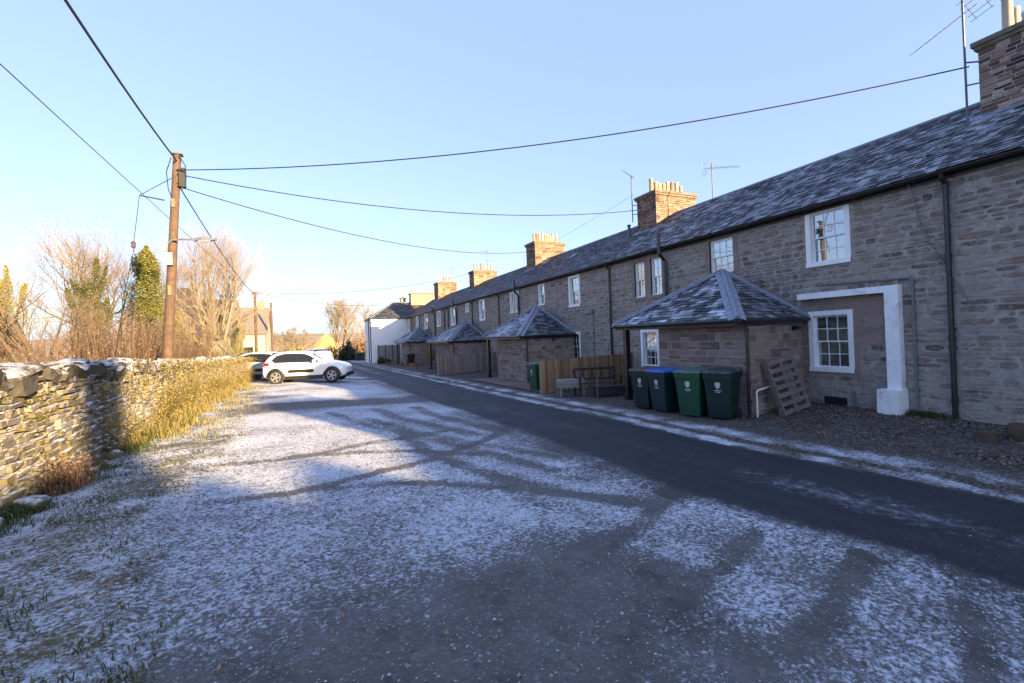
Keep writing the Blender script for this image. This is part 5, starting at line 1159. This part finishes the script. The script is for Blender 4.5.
bare_tree(G3(-8.6, 27), 7.6, 'thin bare tree between the ivy trunk and the tall conifer', stems=3, r=.07, seed=8, spread=.3, twig='twig', kids=[6, 5, 5, 4])
bare_tree(G3(-10.2, 21), 4.6, 'low tangled bare tree near the left edge behind the wall', stems=4, r=.05, seed=9, spread=.6, twig='twig', kids=[5, 4, 3, 3])
bare_tree(G3(-5.6, 22), 3.4, 'low bare sapling left of the telegraph pole behind the wall', stems=6, r=.03, seed=10, spread=.5, twig='twig', kids=[5, 5, 4, 3])
bare_tree(G3(-7.6, 40), 8.2, 'bare tree of thin upright stems in front of the buff cottage', stems=7, r=.08, seed=27, spread=.3, bark='palebark', twig='paletwig', kids=[6, 5, 4, 3], ang=(.3, .75), up=.16)
bare_tree(G3(-4.9, 39), 5.2, 'slim bare tree right of the tall sunlit one', stems=5, r=.06, seed=28, spread=.3, bark='palebark', twig='paletwig', kids=[5, 5, 4, 3])
bare_tree((5.3, 95, -.9), 12.5, 'tall bare tree far down the road with a tufted top', stems=4, r=.3, seed=11, spread=.22, bark='palebark', twig='paletwig', kids=[7, 6, 5, 5], up=.14, rmin=.012, group='bare trees down the road')
bare_tree((12.5, 112, -1.0), 13.5, 'bare tree showing behind the roof of the white house', stems=3, r=.3, seed=12, spread=.3, bark='palebark', twig='paletwig', rmin=.014, group='bare trees down the road')
bare_tree((-3, 75, -.8), 6, 'small bare tree beyond the far telegraph poles', stems=5, r=.1, seed=13, spread=.4, bark='palebark', twig='paletwig', rmin=.01, group='bare trees down the road')
def V_(x, y, z): return (x, y, z)
rs = random.Random(8); lm = [([(0,0,0), (.05,0,1.2), (.0,.1,2.4), (-.1,0,3.3), (-.1,0,4.0)], .2, [.22, .36, .5, .5, .3], .34)]
for k_ in range(11):
    a_ = rs.uniform(0, 6.28); z0 = rs.uniform(1.7, 3.2); l_ = rs.uniform(.35, 1.25); z1 = z0+rs.uniform(.9, 2.4); cx_, cy_ = math.cos(a_)*l_, math.sin(a_)*l_*.7
    lm.append(([(0,0,z0), (cx_*.45+rs.gauss(0, .08), cy_*.45, z0+(z1-z0)*.4), (cx_*.8, cy_*.8+rs.gauss(0, .08), z0+(z1-z0)*.75), (cx_, cy_, z1)], rs.uniform(.04, .08), [.34, rs.uniform(.22, .36), rs.uniform(.14, .28), .05], .06))
ivy_tree(G3(-7.5, 22), lm, 'dark green ivy smothered trunk with lopped upright limbs behind the wall', 'ivy', 30000, 3, leaf=(.014, .034))
ivy_tree(G3(-11.0, 24), [([(0,0,0), (0,0,1.5), (.1,0,3.2), (.1,0,4.4)], .12, [.35, .6, .55, .15], .45), ([(0,0,1.6), (.5,0,2.9), (.8,0,4.3)], .07, [.45, .36, .1], .2), ([(0,0,1.4), (-.7,0,2.8), (-1.1,0,3.9)], .07, [.45, .36, .1], .2), ([(.1,0,2.6), (.3,0,3.9), (.25,0,5.0)], .05, [.3, .25, .08], .15)],
    'bright yellow green ivy tree at the left edge', 'yellowleaf', 14000, 4, leaf=(.016, .036))
ivy_tree(G3(-6.3, 24), [([(0,0,0), (0,0,1.1), (.05,0,2.4), (.0,0,3.8), (-.05,0,4.7), (-.05,0,5.4), (-.03,0,5.9)], .16, [.40, .68, .84, .78, .62, .40, .08], 1.)],
    'tall column shaped conifer, sunlit green, left of the telegraph pole', 'conifer', 30000, 5, leaf=(.018, .045), name='conifer')
ivy_tree(G3(-6.2, 36.2), [([(x_, y_, 0), (x_*1.1, y_, 1.2), (x_*1.25, y_, 2.4), (x_*1.45, y_, h_)], .07, [.26, .3, .26, .08], .2) for x_, y_, h_ in ((-1.3, 0, 3.4), (-.7, .2, 3.9), (-.1, 0, 3.3), (.45, .2, 3.8), (1.1, 0, 2.9))], 'group of dark ivy wrapped stems at the foot of the tall bare tree', 'evergreen', 9000, 12, leaf=(.02, .04))
ivy_tree(G3(-5.6, 44), [([(0,0,0), (0,0,1.5), (0,0,3.2), (0,0,3.9)], .1, [.5, .5, .35, .1], 1.)], 'narrow dark conifer beside the buff house', 'conifer', 5500, 6, leaf=(.03, .06), name='conifer')
ivy_tree(G3(-6.9, 31), [([(0,0,0), (0,0,1.2), (.1,0,2.6), (.1,0,3.6)], .12, [.5, .5, .4, .1], 1.)], 'yellow ivy covered stump between the pole and the conifer', 'yellowleaf', 6000, 7, leaf=(.02, .04))
def bush(loc, rx, ry, rz_, n, mat, label, seed, leaf=(.05, .1), name='bush', grp=None, fill=.45):
    rs = random.Random(seed); m = MB(); L = Vector(loc)
    for i in range(n):
        d = Vector((rs.gauss(0, 1), rs.gauss(0, 1), rs.gauss(0, 1))).normalized(); d.z = abs(d.z) if rs.random() < .8 else d.z*.3
        k_ = (rs.random()**fill)*(.8+.45*nz(d.x*1.9+seed, d.y*1.9, d.z*1.9)); m.cur = clamp(rs.gauss(.45, .27)); leafq(m, L+Vector((d.x*rx*k_, d.y*ry*k_, d.z*rz_*k_)), rs.uniform(*leaf), rs)
    return tag(m.build(name, M[mat]), label, 'bush', grp)
bush((5.6, 80, gzf(5.6, 80)), 1.9, 1.9, 3.6, 5000, 'evergreen', 'large dark evergreen bush down the road before the far tree', 1, (.1, .2))
bush((8.6, 90, gzf(8.6, 90)), 2.6, 2.2, 4.2, 4000, 'bracken', 'tall russet hedge beyond the far bins', 2, (.1, .2))
bush((3.0, 98, gzf(3, 98)), 2.4, 2.0, 2.6, 3500, 'drygrass', 'sunlit tan bush in front of the orange house', 3, (.1, .2))
bush((-1.6, 60, gzf(-1.6, 60)), 2., 2., 2.4, 4000, 'drygrass', 'tan bush beside the far telegraph pole', 4, (.08, .15))
bush((-2.9, 46, gzf(-2.9, 46)), 1.6, 1.6, 1.5, 3000, 'evergreen', 'low dark bush behind the parked silver car', 5, (.06, .12))
bush((7.35, 54.6, gz(7.3, 54.6)+.05), .62, .62, .95, 3000, 'evergreen', 'clipped round green bush before the white house', 6, (.03, .06))
bush((7.3, 49.5, gz(7.3, 49.5)+.3), .42, .42, .5, 1600, 'evergreen', 'small dark shrub in a pot by the fourth porch', 7, (.03, .05))
pot((7.3, 49.5, gvs(7.3, 49.5)), .3, .36, M['pot_red'], 'clay pot holding the small dark shrub by the fourth porch')
bush((8.9, 36.9, .5), .32, .75, 1.35, 2600, 'hedgeleaf', 'tawny creeper hanging by the third porch', 8, (.03, .06), name='creeper')
bush((10.6, 30.2, .9), .4, .5, .8, 1600, 'evergreen', 'dark creeper on the wall behind the picket fence', 9, (.03, .06), name='creeper')
# dead stalks behind the wall
rs = random.Random(77)
def stalks(cx, cy, rx, ry, n, h, label, mat='bracken', seed=1):
    rs = random.Random(seed); m = MB()
    for i in range(n):
        x, y = cx+rs.gauss(0, rx*.5), cy+rs.gauss(0, ry*.5)
        if x > lerp_tab(WALL_X, y)-.5 and y < 28: continue
        hh = h*rs.uniform(.5, 1.15); a = rs.uniform(0, 6.28); l = rs.uniform(.05, .35); b = Vector((x, y, gzf(x, y))); e = b+Vector((math.cos(a)*l*hh, math.sin(a)*l*hh, hh)); m.cur = rs.random(); m.tube([b, b.lerp(e, .55)+Vector((0, 0, .05)), e], [.006, .005, .002], 3, cap=False)
        for k_ in range(7): m.cur = rs.random(); leafq(m, b.lerp(e, rs.uniform(.3, 1)), rs.uniform(.010, .028), rs, 0)
        for k_ in range(2): q = b.lerp(e, rs.uniform(.5, .9)); m.tube([q, q+Vector((rs.gauss(0, .12), rs.gauss(0, .12), rs.uniform(.1, .3)))], .003, 3, cap=False)
    return tag(m.build('dead_shrub', M[mat]), label, 'shrub', 'dead shrubs behind the stone wall')
stalks(-5.0, 16.5, 1.6, 2.6, 520, 2.35, 'russet dead shrub behind the wall around the foot of the telegraph pole', seed=1)
stalks(-5.2, 23, 1.7, 4, 560, 2.2, 'rusty brown dead shrub beyond the telegraph pole, behind the wall', seed=2)
stalks(-7.2, 15.5, 2.2, 2.5, 200, 1.9, 'brown dead shrub under the tall conifer', seed=3)
stalks(-8.5, 13.5, 2.8, 2.5, 150, 1.75, 'brown dead stalks under the ivy clad trunk', seed=4)
stalks(-7.5, 9.5, 2.0, 1.5, 130, 1.72, 'brown dead stalks behind the coping at the left edge', seed=5)
stalks(-4.9, 31, 1.6, 3.0, 420, 1.9, 'tawny dead shrub beyond the end of the stone wall', mat='drygrass', seed=6)
stalks(-3.1, 27.5, .7, 1.6, 420, 1.7, 'sunlit tan bush at the far end of the stone wall', mat='drygrass', seed=7)
for i, (x, y, h, lb) in enumerate(((-9.6, 27, 8.2, 'fine twigged bare tree close behind the ivy covered trunk'), (-12.6, 25, 6.6, 'fine twigged bare tree beside the yellow green ivy tree'), (-7.0, 29, 7.4, 'slender bare tree directly behind the tall conifer'), (-4.6, 27, 4.6, 'young bare tree just right of the near telegraph pole'), (-6.6, 18.5, 3.6, 'young bare tree just left of the near telegraph pole'))):
    bare_tree(G3(x, y), h, lb, stems=2, r=.075, seed=60+i, spread=.2, bark='palebark' if i % 2 else 'bark', twig='paletwig' if i % 2 else 'twig', kids=[9, 6, 5, 4], ang=(.4, .95), up=.08, rmin=.0022, wob=.13)
for i, (x, y, rx, rz_, mt, lb) in enumerate(((-6.6, 15., 1.3, 2.15, 'ivy', 'green undergrowth between the ivy trunk and the near pole'), (-9.4, 14.5, 1.6, 2.0, 'bracken', 'brown undergrowth under the ivy trunk'), (-7.4, 11.2, 1.2, 1.85, 'hedgeleaf', 'tawny undergrowth behind the near coping'), (-5.6, 20.5, 1.2, 2.2, 'bracken', 'brown undergrowth right of the near pole'), (-6.2, 27, 1.5, 2.5, 'evergreen', 'dark undergrowth below the tall bare tree'))):
    bush((x, y, .1), rx, rx, rz_, 4200, mt, lb, 70+i, (.014, .034), fill=.6)
bush((-11., 17, .1), 2.2, 1.6, 1.9, 4500, 'yellowleaf', 'yellow leafed bush low at the left edge behind the wall', 21, (.03, .06), grp=None, fill=.6)
bush((-8.6, 17.5, .1), 1.3, 1.2, 1.9, 3500, 'evergreen', 'dark green bush below the ivy clad trunk', 22, (.03, .06), fill=.6)

# ------------------------------------------------------------------ poles, lamp and wires
def tele_pole(loc, h, label, r=.15, lean=(0, 0), fit=True):
    t = empty('telegraph_pole', loc, label, 'pole', 'telegraph poles'); m = MB(); L = Vector(loc); T = L+Vector((lean[0], lean[1], h)); m.tube([L, L.lerp(T, .5), T], [r, r*.86, r*.72], 14); m.build('pole', M['polewood'], t, smooth=False)
    m = MB(); m.box(T.x-r*.95, T.x+r*.95, T.y-r*.95, T.y+r*.95, T.z, T.z+.04); m.build('pole_cap', M['alu'], t)
    if fit:
        m = MB(); q = L.lerp(T, .93); m.box(q.x+r*.6, q.x+r*1.7, q.y-.16, q.y+.0, q.z-.42, q.z+.12); m.box(q.x+r*.6, q.x+r*1.5, q.y+.05, q.y+.18, q.z-.1, q.z+.2); m.build('junction_box', M['black_plastic'], t)
        m = MB(); m.tube([T+Vector((-r, -.05, -.1)), q+Vector((-r*1.6, -.08, 0)), q+Vector((-r*1.4, -.06, -.5)), q+Vector((-r*.8, -.1, -.75))], .014, 6); m.tube([T+Vector((r*.5, -r, -.05)), q+Vector((r*1.8, -.1, .2)), q+Vector((r*1.2, -r, -.5))], .014, 6); m.build('cable_loop', M['wire'], t)
        m = MB(); q = L.lerp(T, .8); m.box(q.x-.05, q.x+.03, q.y-r*.95-.01, q.y-r*.80, q.z-.03, q.z+.22); m.build('number_plate', M['plate'], t)
        m = MB(); q = L.lerp(T, .47); m.box(q.x-.03, q.x+.06, q.y-r*.95-.03, q.y-r*.80, q.z-.05, q.z+.24); m.build('warning_plate', M['plate'], t)
    return T
PX, PY = -3.92, 16.0
PT = tele_pole((PX, PY, .0), 7.68, 'tall near wooden telegraph pole behind the stone wall, carrying the street lamp', .138, (.50, 0))
P2 = tele_pole((-4.1, 42, -.1), 6.45, 'second telegraph pole with a forked top, by the buff house', .13, (.03, 0), False)
P3 = tele_pole((-3.84, 55, -.3), 6.85, 'far telegraph pole standing alone against the sky', .14, (.0, 0), False)
m = MB(); m.bar(P2+Vector((-.35, 0, -.15)), P2+Vector((.35, 0, -.15)), .08, .08); m.bar(P2+Vector((-.3, 0, -.02)), P2+Vector((.25, 0, -.02)), .06, .06); tag(m.build('cross_arm', M['polewood']), 'short cross arm at the top of the second telegraph pole', 'cross arm')
sl_ = empty('street_lamp', (PX+.3, PY-.1, 5.2), 'grey street lamp on an arm bracketed to the near telegraph pole', 'street lamp')
la = Vector((PX+.18, PY-.12, 5.02)); dv = Vector((.93, -.37, 0)); m = MB(); m.tube([la+Vector((0, 0, -.12)), la+dv*.06+Vector((0, 0, .02)), la+dv*.18+Vector((0, 0, .12)), la+dv*.4+Vector((0, 0, .14)), la+dv*.85+Vector((0, 0, .12))], .026, 8); m.box(la.x-.08, la.x+.03, la.y-.03, la.y+.03, la.z-.2, la.z); m.build('lamp_arm', M['galv'], sl_)
m = MB(); c0 = la+dv*1.06+Vector((0, 0, .115)); sd = Vector((.37, .93, 0))
for a, b, w0, w1, z0, z1 in ((-.26, .0, .05, .09, .045, .06), (.0, .36, .09, .05, .06, .03)):
    A_, B_ = c0+dv*a, c0+dv*b; m.hexa([A_-sd*w0-Vector((0, 0, .04)), B_-sd*w1-Vector((0, 0, .035)), B_+sd*w1-Vector((0, 0, .035)), A_+sd*w0-Vector((0, 0, .04)), A_-sd*w0*.8+Vector((0, 0, z0)), B_-sd*w1*.8+Vector((0, 0, z1)), B_+sd*w1*.8+Vector((0, 0, z1)), A_+sd*w0*.8+Vector((0, 0, z0))])
m.build('lamp_head', M['galv'], sl_)
m = MB(); m.obox(c0+dv*.05-Vector((0, 0, .05)), dv, sd, (0, 0, 1), .3, .12, .03); m.build('lamp_lens', M['lamp_glass'], sl_)
m = MB(); m.box(PX+.22, PX+.36, PY-.24, PY-.10, 4.42, 4.78); m.build('control_box', M['galv'], sl_)
def wire(a, b, sag, r, label, n=22, grp='overhead wires'):
    a, b = Vector(a), Vector(b); m = MB(); m.tube([a.lerp(b, i/n)-Vector((0, 0, 4*sag*(i/n)*(1-i/n))) for i in range(n+1)], r, 5); return tag(m.build('overhead_wire', M['wire']), label, 'wire', grp)
top = lambda dz: PT+Vector((0, -.12, dz))
wire(top(-.2), (-1.5, -14, 7.6), .9, .021, 'thick black overhead cable from the near pole up over the camera')
wire((-4.05, -14, 6.75), P2+Vector((0, 0, -.1)), .25, .009, 'thin overhead wire crossing the upper left sky behind the near pole')
wire(top(-.48), (13.2, 4.9, 7.5), .55, .016, 'highest overhead wire from the near pole to the nearest chimney')
wire(top(-.60), (13.25, 15.9, 7.35), .62, .015, 'overhead wire from the near pole to the red brick chimney')
wire(top(-.95), (13.3, 26.8, 7.55), .75, .015, 'lowest overhead wire from the near pole to the second far chimney')
wire(top(-.85), P2+Vector((0, 0, -.2)), .35, .018, 'overhead wire dropping from the near pole to the second pole')
wire(P2, (13.3, 38.5, 7.8), .7, .016, 'far overhead wire from the second pole towards the terrace chimneys')
wire(P2+Vector((0, 0, -.1)), (11.0, 60.9, 6.9), .6, .016, 'far overhead wire from the second pole to the white house roof')
wire(P2+Vector((0, 0, -.15)), P3, .2, .014, 'short overhead wire between the two far poles')
wire((13.25, 16.1, 8.1), (12.9, 27, 7.2), .1, .006, 'thin wire slanting down behind the red brick chimney', n=8)
sw = empty('stay_wire', (-4.35, 16.2, .2), 'stay wire of the near pole with its outrigger and insulator', 'stay wire')
tip = Vector((-4.42, 16.3, 6.50)); m = MB(); m.tube([PT+Vector((-.1, 0, -.65)), tip], .010, 6); m.tube([tip, (-4.50, 16.0, 5.1)], .010, 6); m.tube([(-4.50, 16, 4.9), (-4.66, 15.6, 3.4), (-4.95, 15.2, .2)], .010, 6); m.build('stay_cable', M['wire'], sw)
m = MB(); m.bar(tip, (PX+.15, 16, 6.33), .04, .04); m.build('outrigger', M['alu'], sw)
m = MB(); m.lathe([(.03, 0), (.06, .05), (.05, .1), (.065, .15), (.03, .2)], (-4.505, 15.98, 4.9), 10); m.build('insulator', M['insul'], sw)

# ------------------------------------------------------------------ cars
def car(loc, rz, paint, label, dark_trim=True):
    t = empty('parked_car', loc, label, 'car', 'parked cars', rz)
    # stations along x (rear 0 .. front 4): bottom, belt, top, half widths at belt and at roof
    S = [(.00, .42, .80, .86, .62, .56), (.06, .28, .86, .98, .74, .60), (.22, .24, .94, 1.18, .81, .62), (.42, .22, .97, 1.36, .85, .60), (.75, .21, .98, 1.45, .865, .60), (1.25, .2, .97, 1.485, .875, .61), (1.8, .2, .95, 1.47, .875, .61),
         (2.25, .2, .93, 1.40, .875, .60), (2.6, .2, .93, 1.20, .875, .64), (2.95, .2, .93, .99, .87, .70), (3.3, .21, .88, .93, .86, .70), (3.6, .22, .82, .86, .83, .66), (3.85, .25, .70, .76, .74, .60), (3.97, .34, .58, .64, .60, .52)]
    m = MB(); rings = []
    for x, zb, zk, zt, wb_, wt in S:
        h = [(wb_*.80, zb), (wb_*.97, zb+.06), (wb_*1.0, (zb+zk)/2), (wb_*.985, zk-.06), (wb_*.95, zk), (wt+(wb_-wt)*.22, zk+(zt-zk)*.75), (wt*.93, zt-.015), (wt*.5, zt)]
        rings.append([m.vert((x-2, -a, b)) for a, b in h]+[m.vert((x-2, a, b)) for a, b in h[::-1]])
    for a, b in zip(rings, rings[1:]):
        n = len(a)
        for i in range(n): m.f.append([a[i], a[(i+1) % n], b[(i+1) % n], b[i]])
    m.f.append(rings[0][::-1]); m.f.append(rings[-1])
    bd = m.build('body', paint, t, local=True, smooth=True); sb = bd.modifiers.new('sub', 'SUBSURF'); sb.levels = 2; sb.render_levels = 2
    WX = (-2+.70, -2+3.28)
    trim = M['black_plastic']
    for s_ in (-1, 1):
        def side(name, pts, mat, off=.012, th=.02):
            mm = MB(); i0 = [mm.vert((x, s_*(w_+off), z)) for x, z, w_ in pts]; i1 = [mm.vert((x, s_*(w_-th), z)) for x, z, w_ in pts]; n = len(pts)
            mm.f.append(i0 if s_ < 0 else i0[::-1]); mm.f.append(i1[::-1] if s_ < 0 else i1)
            for i in range(n): mm.f.append([i0[i], i0[(i+1) % n], i1[(i+1) % n], i1[i]])
            return mm.build(name, mat, t, local=True)
        side('pillar_trim', [(x, z, .862-(z-.92)*.46) for x, z in ((-1.50, 1.10), (-1.36, .97), (.70, .955), (.30, 1.225), (.02, 1.335), (-.36, 1.37), (-.95, 1.375), (-1.30, 1.30))], trim, .004)
        wk = lambda z: .862-(z-.92)*.46
        side('side_window', [(x, z, wk(z)) for x, z in ((-1.32, 1.0), (-.36, .99), (-.36, 1.34), (-.9, 1.345), (-1.15, 1.26))], M['darkglass'])
        side('side_window', [(x, z, wk(z)) for x, z in ((-.30, .99), (.58, .97), (.26, 1.22), (-.0, 1.31), (-.30, 1.34))], M['darkglass'])
        side('door_bump', [(x, z, .872) for x, z in ((-.72, .50), (.42, .50), (.45, .56), (.42, .64), (-.70, .64), (-.74, .57))], trim, .02)
        side('sill', [(x, z, .855) for x, z in ((-.88, .19), (.88, .19), (.88, .36), (-.88, .36))], trim, .02)
        for wx in WX:
            ap = [(wx+math.cos(a)*.43, .31+math.sin(a)*.43, .845) for a in [math.pi*k_/12 for k_ in range(13)]]+[(wx+math.cos(a)*.31, .31+math.sin(a)*.31, .845) for a in [math.pi*k_/12 for k_ in range(12, -1, -1)]]
            mm = MB(); n = 13
            o_ = [(ap[i], ap[25-i]) for i in range(13)]
            for (p, q), (p2_, q2) in zip(o_, o_[1:]):
                f = lambda v, yy: (v[0], s_*yy, v[1])
                mm.quad(f(p, .855), f(p2_, .855), f(q2, .885), f(q, .885)); mm.quad(f(q, .885), f(q2, .885), f(q2, .6), f(q, .6)); mm.quad(f(p, .855), f(p2_, .855), f(p2_, .6), f(p, .6))
            mm.build('wheel_arch', trim, t, local=True)
            mm = MB(); mm.lathe([(.0, -.1), (.36, -.1), (.36, .12), (0, .12)], (0, 0, 0), 20); o_ = mm.build('wheel_well', M['under'], t, local=True); o_.location = (wx, s_*.74, .33); o_.rotation_euler = (R(90), 0, 0)
            mm = MB(); mm.lathe([(.20, -.10), (.29, -.105), (.315, -.08), (.32, 0), (.315, .08), (.29, .105), (.20, .10)], (0, 0, 0), 28); wl_ = mm.build('wheel', M['tyre'], t, local=True, smooth=False); wl_.location = (wx, s_*.775, .32); wl_.rotation_euler = (-R(90)*s_, 0, 0)
            mm = MB(); mm.tube([(.215*math.cos(k_*math.pi/12), .215*math.sin(k_*math.pi/12), .088-.2*0) for k_ in range(25)], .014, 6)
            mm.lathe([(.0, .075), (.05, .075), (.05, .1), (0, .1)], (0, 0, 0), 12)
            for k_ in range(5):
                a = k_*2*math.pi/5
                for da in (-.16, .16): mm.bar((.03*math.cos(a), .03*math.sin(a), .088), (.215*math.cos(a+da), .215*math.sin(a+da), .094), .035, .016, (0, 0, 1))
            rm = mm.build('rim', M['rim'], wl_, local=True); rm.scale = (1, 1, 1); rm.location = (0, 0, .016)
        side('tail_light', [(x, z, w_) for x, z, w_ in ((-1.95, .82, .72), (-1.60, .86, .83), (-1.62, .99, .80), (-1.84, .98, .74))], M['redlens'], .02, .10)
        side('headlight', [(x, z, w_) for x, z, w_ in ((1.50, .66, .82), (1.84, .62, .70), (1.80, .72, .70), (1.42, .76, .82))], M['clearlens'], .02, .10)
        mm = MB(); rock(mm, (.50, s_*.98, 1.0), (.085, .12, .075), 3, .05, .8, sub=2); mm.bar((.5, s_*.86, .96), (.5, s_*.95, .98), .05, .04); mm.build('wing_mirror', paint, t, local=True, smooth=True)
        for hx in (-.42, .42): mm = MB(); mm.bar((hx-.17, s_*.885, .85), (hx, s_*.885, .85), .025, .03); mm.build('door_handle', paint, t, local=True)
    mm = MB(); mm.quad((.33, -.60, 1.345), (.33, .60, 1.345), (.86, .70, 1.035), (.86, -.70, 1.035)); mm.quad((.31, -.60, 1.335), (.84, -.70, 1.025), (.84, .70, 1.025), (.31, .60, 1.335)); mm.build('windscreen', M['darkglass'], t, local=True)
    mm = MB(); mm.quad((-1.80, -.60, 1.10), (-1.80, .60, 1.10), (-1.52, .56, 1.42), (-1.52, -.56, 1.42)); mm.build('rear_window', M['darkglass'], t, local=True)
    for bx in ((-1.99, -1.80, -.70, .70, .30, .48), (1.72, 1.99, -.62, .62, .24, .40)): mm = MB(); mm.box(*bx); mm.build('bumper', trim, t, local=True)
    t.scale = (1, 1, 1.06)
    return t
def car_z(x, y): return gzf(x, y)
car((-.12, 25.0, car_z(-.1, 25)), R(-17), M['carwhite'], 'white hatchback parked side-on with black side strips, right of the wall end')
car((-1.9, 28.2, car_z(-1.9, 28.2)), R(-17), M['carsilver'], 'silver blue car partly hidden behind the white hatchback')
car((.55, 40., car_z(.5, 40)+.15), R(96), M['carsilver'], 'pale car farther off, only its roof and screen over the white hatchback')

# ------------------------------------------------------------------ houses and hills beyond
def far_house(x0, x1, y0, y1, z0, ez, rz_, label, wall, roof, gable='x', wins=(), stack=None):
    h = empty('cottage', ((x0+x1)/2, (y0+y1)/2, z0), label, 'house'); m = MB(); m.box(x0, x1, y0, y1, z0-.5, ez)
    ym, xm = (y0+y1)/2, (x0+x1)/2
    if gable == 'x':
        for x in (x0, x1): i = [m.vert(p) for p in ((x, y0, ez), (x, y1, ez), (x, ym, rz_))]; m.f.append(i)
    else:
        for y in (y0, y1): i = [m.vert(p) for p in ((x0, y, ez), (x1, y, ez), (xm, y, rz_))]; m.f.append(i)
    m.build('wall', M[wall], h); m = MB(); e = .25
    def slab(a, b, c, d):
        a, b, c, d = map(Vector, (a, b, c, d)); n_ = (b-a).cross(d-a).normalized(); n_ = n_ if n_.z > 0 else -n_; m.hexa([a+n_*.02, b+n_*.02, c+n_*.02, d+n_*.02, a+n_*.16, b+n_*.16, c+n_*.16, d+n_*.16])
    s_ = (rz_-ez)/((y1-y0)/2 if gable == 'x' else (x1-x0)/2)*e
    if gable == 'x': slab((x0-e, y0-e, ez-s_), (x1+e, y0-e, ez-s_), (x1+e, ym, rz_), (x0-e, ym, rz_)); slab((x0-e, y1+e, ez-s_), (x1+e, y1+e, ez-s_), (x1+e, ym, rz_), (x0-e, ym, rz_))
    else: slab((x0-e, y0-e, ez-s_), (x0-e, y1+e, ez-s_), (xm, y1+e, rz_), (xm, y0-e, rz_)); slab((x1+e, y0-e, ez-s_), (x1+e, y1+e, ez-s_), (xm, y1+e, rz_), (xm, y0-e, rz_))
    rf = m.build('roof', M[roof], h)
    if stack: m = MB(); m.box(*stack); m.build('chimney', M['stackstone'], rf)
    for side, a, z, w_, hh in wins:
        m = MB(); g_ = MB()
        if side == 'y': m.box(a-w_/2, a+w_/2, y0-.03, y0+.05, z, z+hh); g_.box(a-w_/2+.08, a+w_/2-.08, y0-.04, y0, z+.08, z+hh-.08)
        else: m.box(x1-.05, x1+.03, a-w_/2, a+w_/2, z, z+hh); g_.box(x1, x1+.04, a-w_/2+.08, a+w_/2-.08, z+.08, z+hh-.08)
        f = m.build('window', M['white'], h); g_.build('pane', M['darkglass'], f)
    return h
far_house(-13.5, -6.2, 44, 51, -.3, 3.0, 6.1, 'buff harled cottage behind the tall bare tree', 'buff', 'tileroof', 'x', [('y', -8, 1.0, 1.1, 1.3), ('y', -11, 1.0, 1.1, 1.3), ('x', 47.5, .9, 1.0, 1.2)], (-10.4, -9.2, 47, 48, 5.5, 7.2))
far_house(-11.5, -4.6, 56, 64, -.5, 3.4, 6.3, 'pale cottage with a brown roof behind the far telegraph pole', 'buff', 'tileroof', 'x', [('y', -6.2, .6, 1.1, 1.4), ('x', 60, .6, 1., 1.4)], (-5.6, -4.9, 59.5, 60.5, 5.8, 7.1))
far_house(-16.5, -13., 27.5, 31, 0, 2.0, 2.9, 'low pale shed seen through the trees at the left edge', 'pale', 'greyroof', 'x')
far_house(.0, 6.6, 112, 120, -1.6, 1.6, 4.2, 'orange lit cottage with a frosted grey roof far down the road', 'orange', 'greyroof', 'y', [('y', 2, -.4, 1, 1.2), ('y', 5, -.4, 1, 1.2)])
far_house(-6.2, -4.6, 33.5, 35, .0, 1.3, 2.3, 'small grey shed behind the dead shrubs near the second pole', 'pale', 'greyroof', 'y')
m = MB(); m.lathe([(.0, 0), (.16, 0), (.14, .8), (.18, .82), (.13, 1.05), (0, 1.12)], (1.9, 71, gzf(1.9, 71)), 12); tag(m.build('hydrant_post', M['hydrant']), 'yellow marker post at the bend of the road far off', 'post')
m = MB()
for i in range(22): m.cur = random.random(); m.box(8.0+i*.12, 8.0+i*.12+.11, 77.5, 77.53, -1.3, .35)
tag(m.build('board_fence', M['fencegrey']), 'grey board fence behind the far bins beyond the white house', 'fence')
def ridge_fn(x, y): return 22+16*nz(x*.0016, 4)+7*nz(x*.006, 9)
hill = MB(); xs = [-1500+i*60 for i in range(56)]; rows = [(420, -6), (560, 4), (760, 1.), (1000, 1.0)]
V = []
for yy, f in rows:
    V.append([hill.vert((x, yy+40*nz(x*.004, yy), f if yy < 500 else (ridge_fn(x, yy)*(.35 if yy < 600 else .75 if yy < 800 else 1.)))) for x in xs])
for a, b in zip(V, V[1:]):
    for i in range(len(xs)-1): hill.f.append([a[i], a[i+1], b[i+1], b[i]])
o = hill.build('hills', M['field'], smooth=True); o['kind'] = 'structure'
wd = MB(); rs = random.Random(5)
for i in range(16000):
    x = rs.uniform(-420, 260); y = rs.uniform(150, 260); c_ = nz(x*.02, y*.02, 7)
    if c_ < -.1: continue
    wd.cur = rs.random(); leafq(wd, (x, y, gzf(x, y)+rs.random()**1.3*(4.5+5*c_)), rs.uniform(.25, .6), rs)
tag(wd.build('distant_wood', M['bracken']), 'distant brown hedges and trees along the horizon', 'wood', kind='stuff')
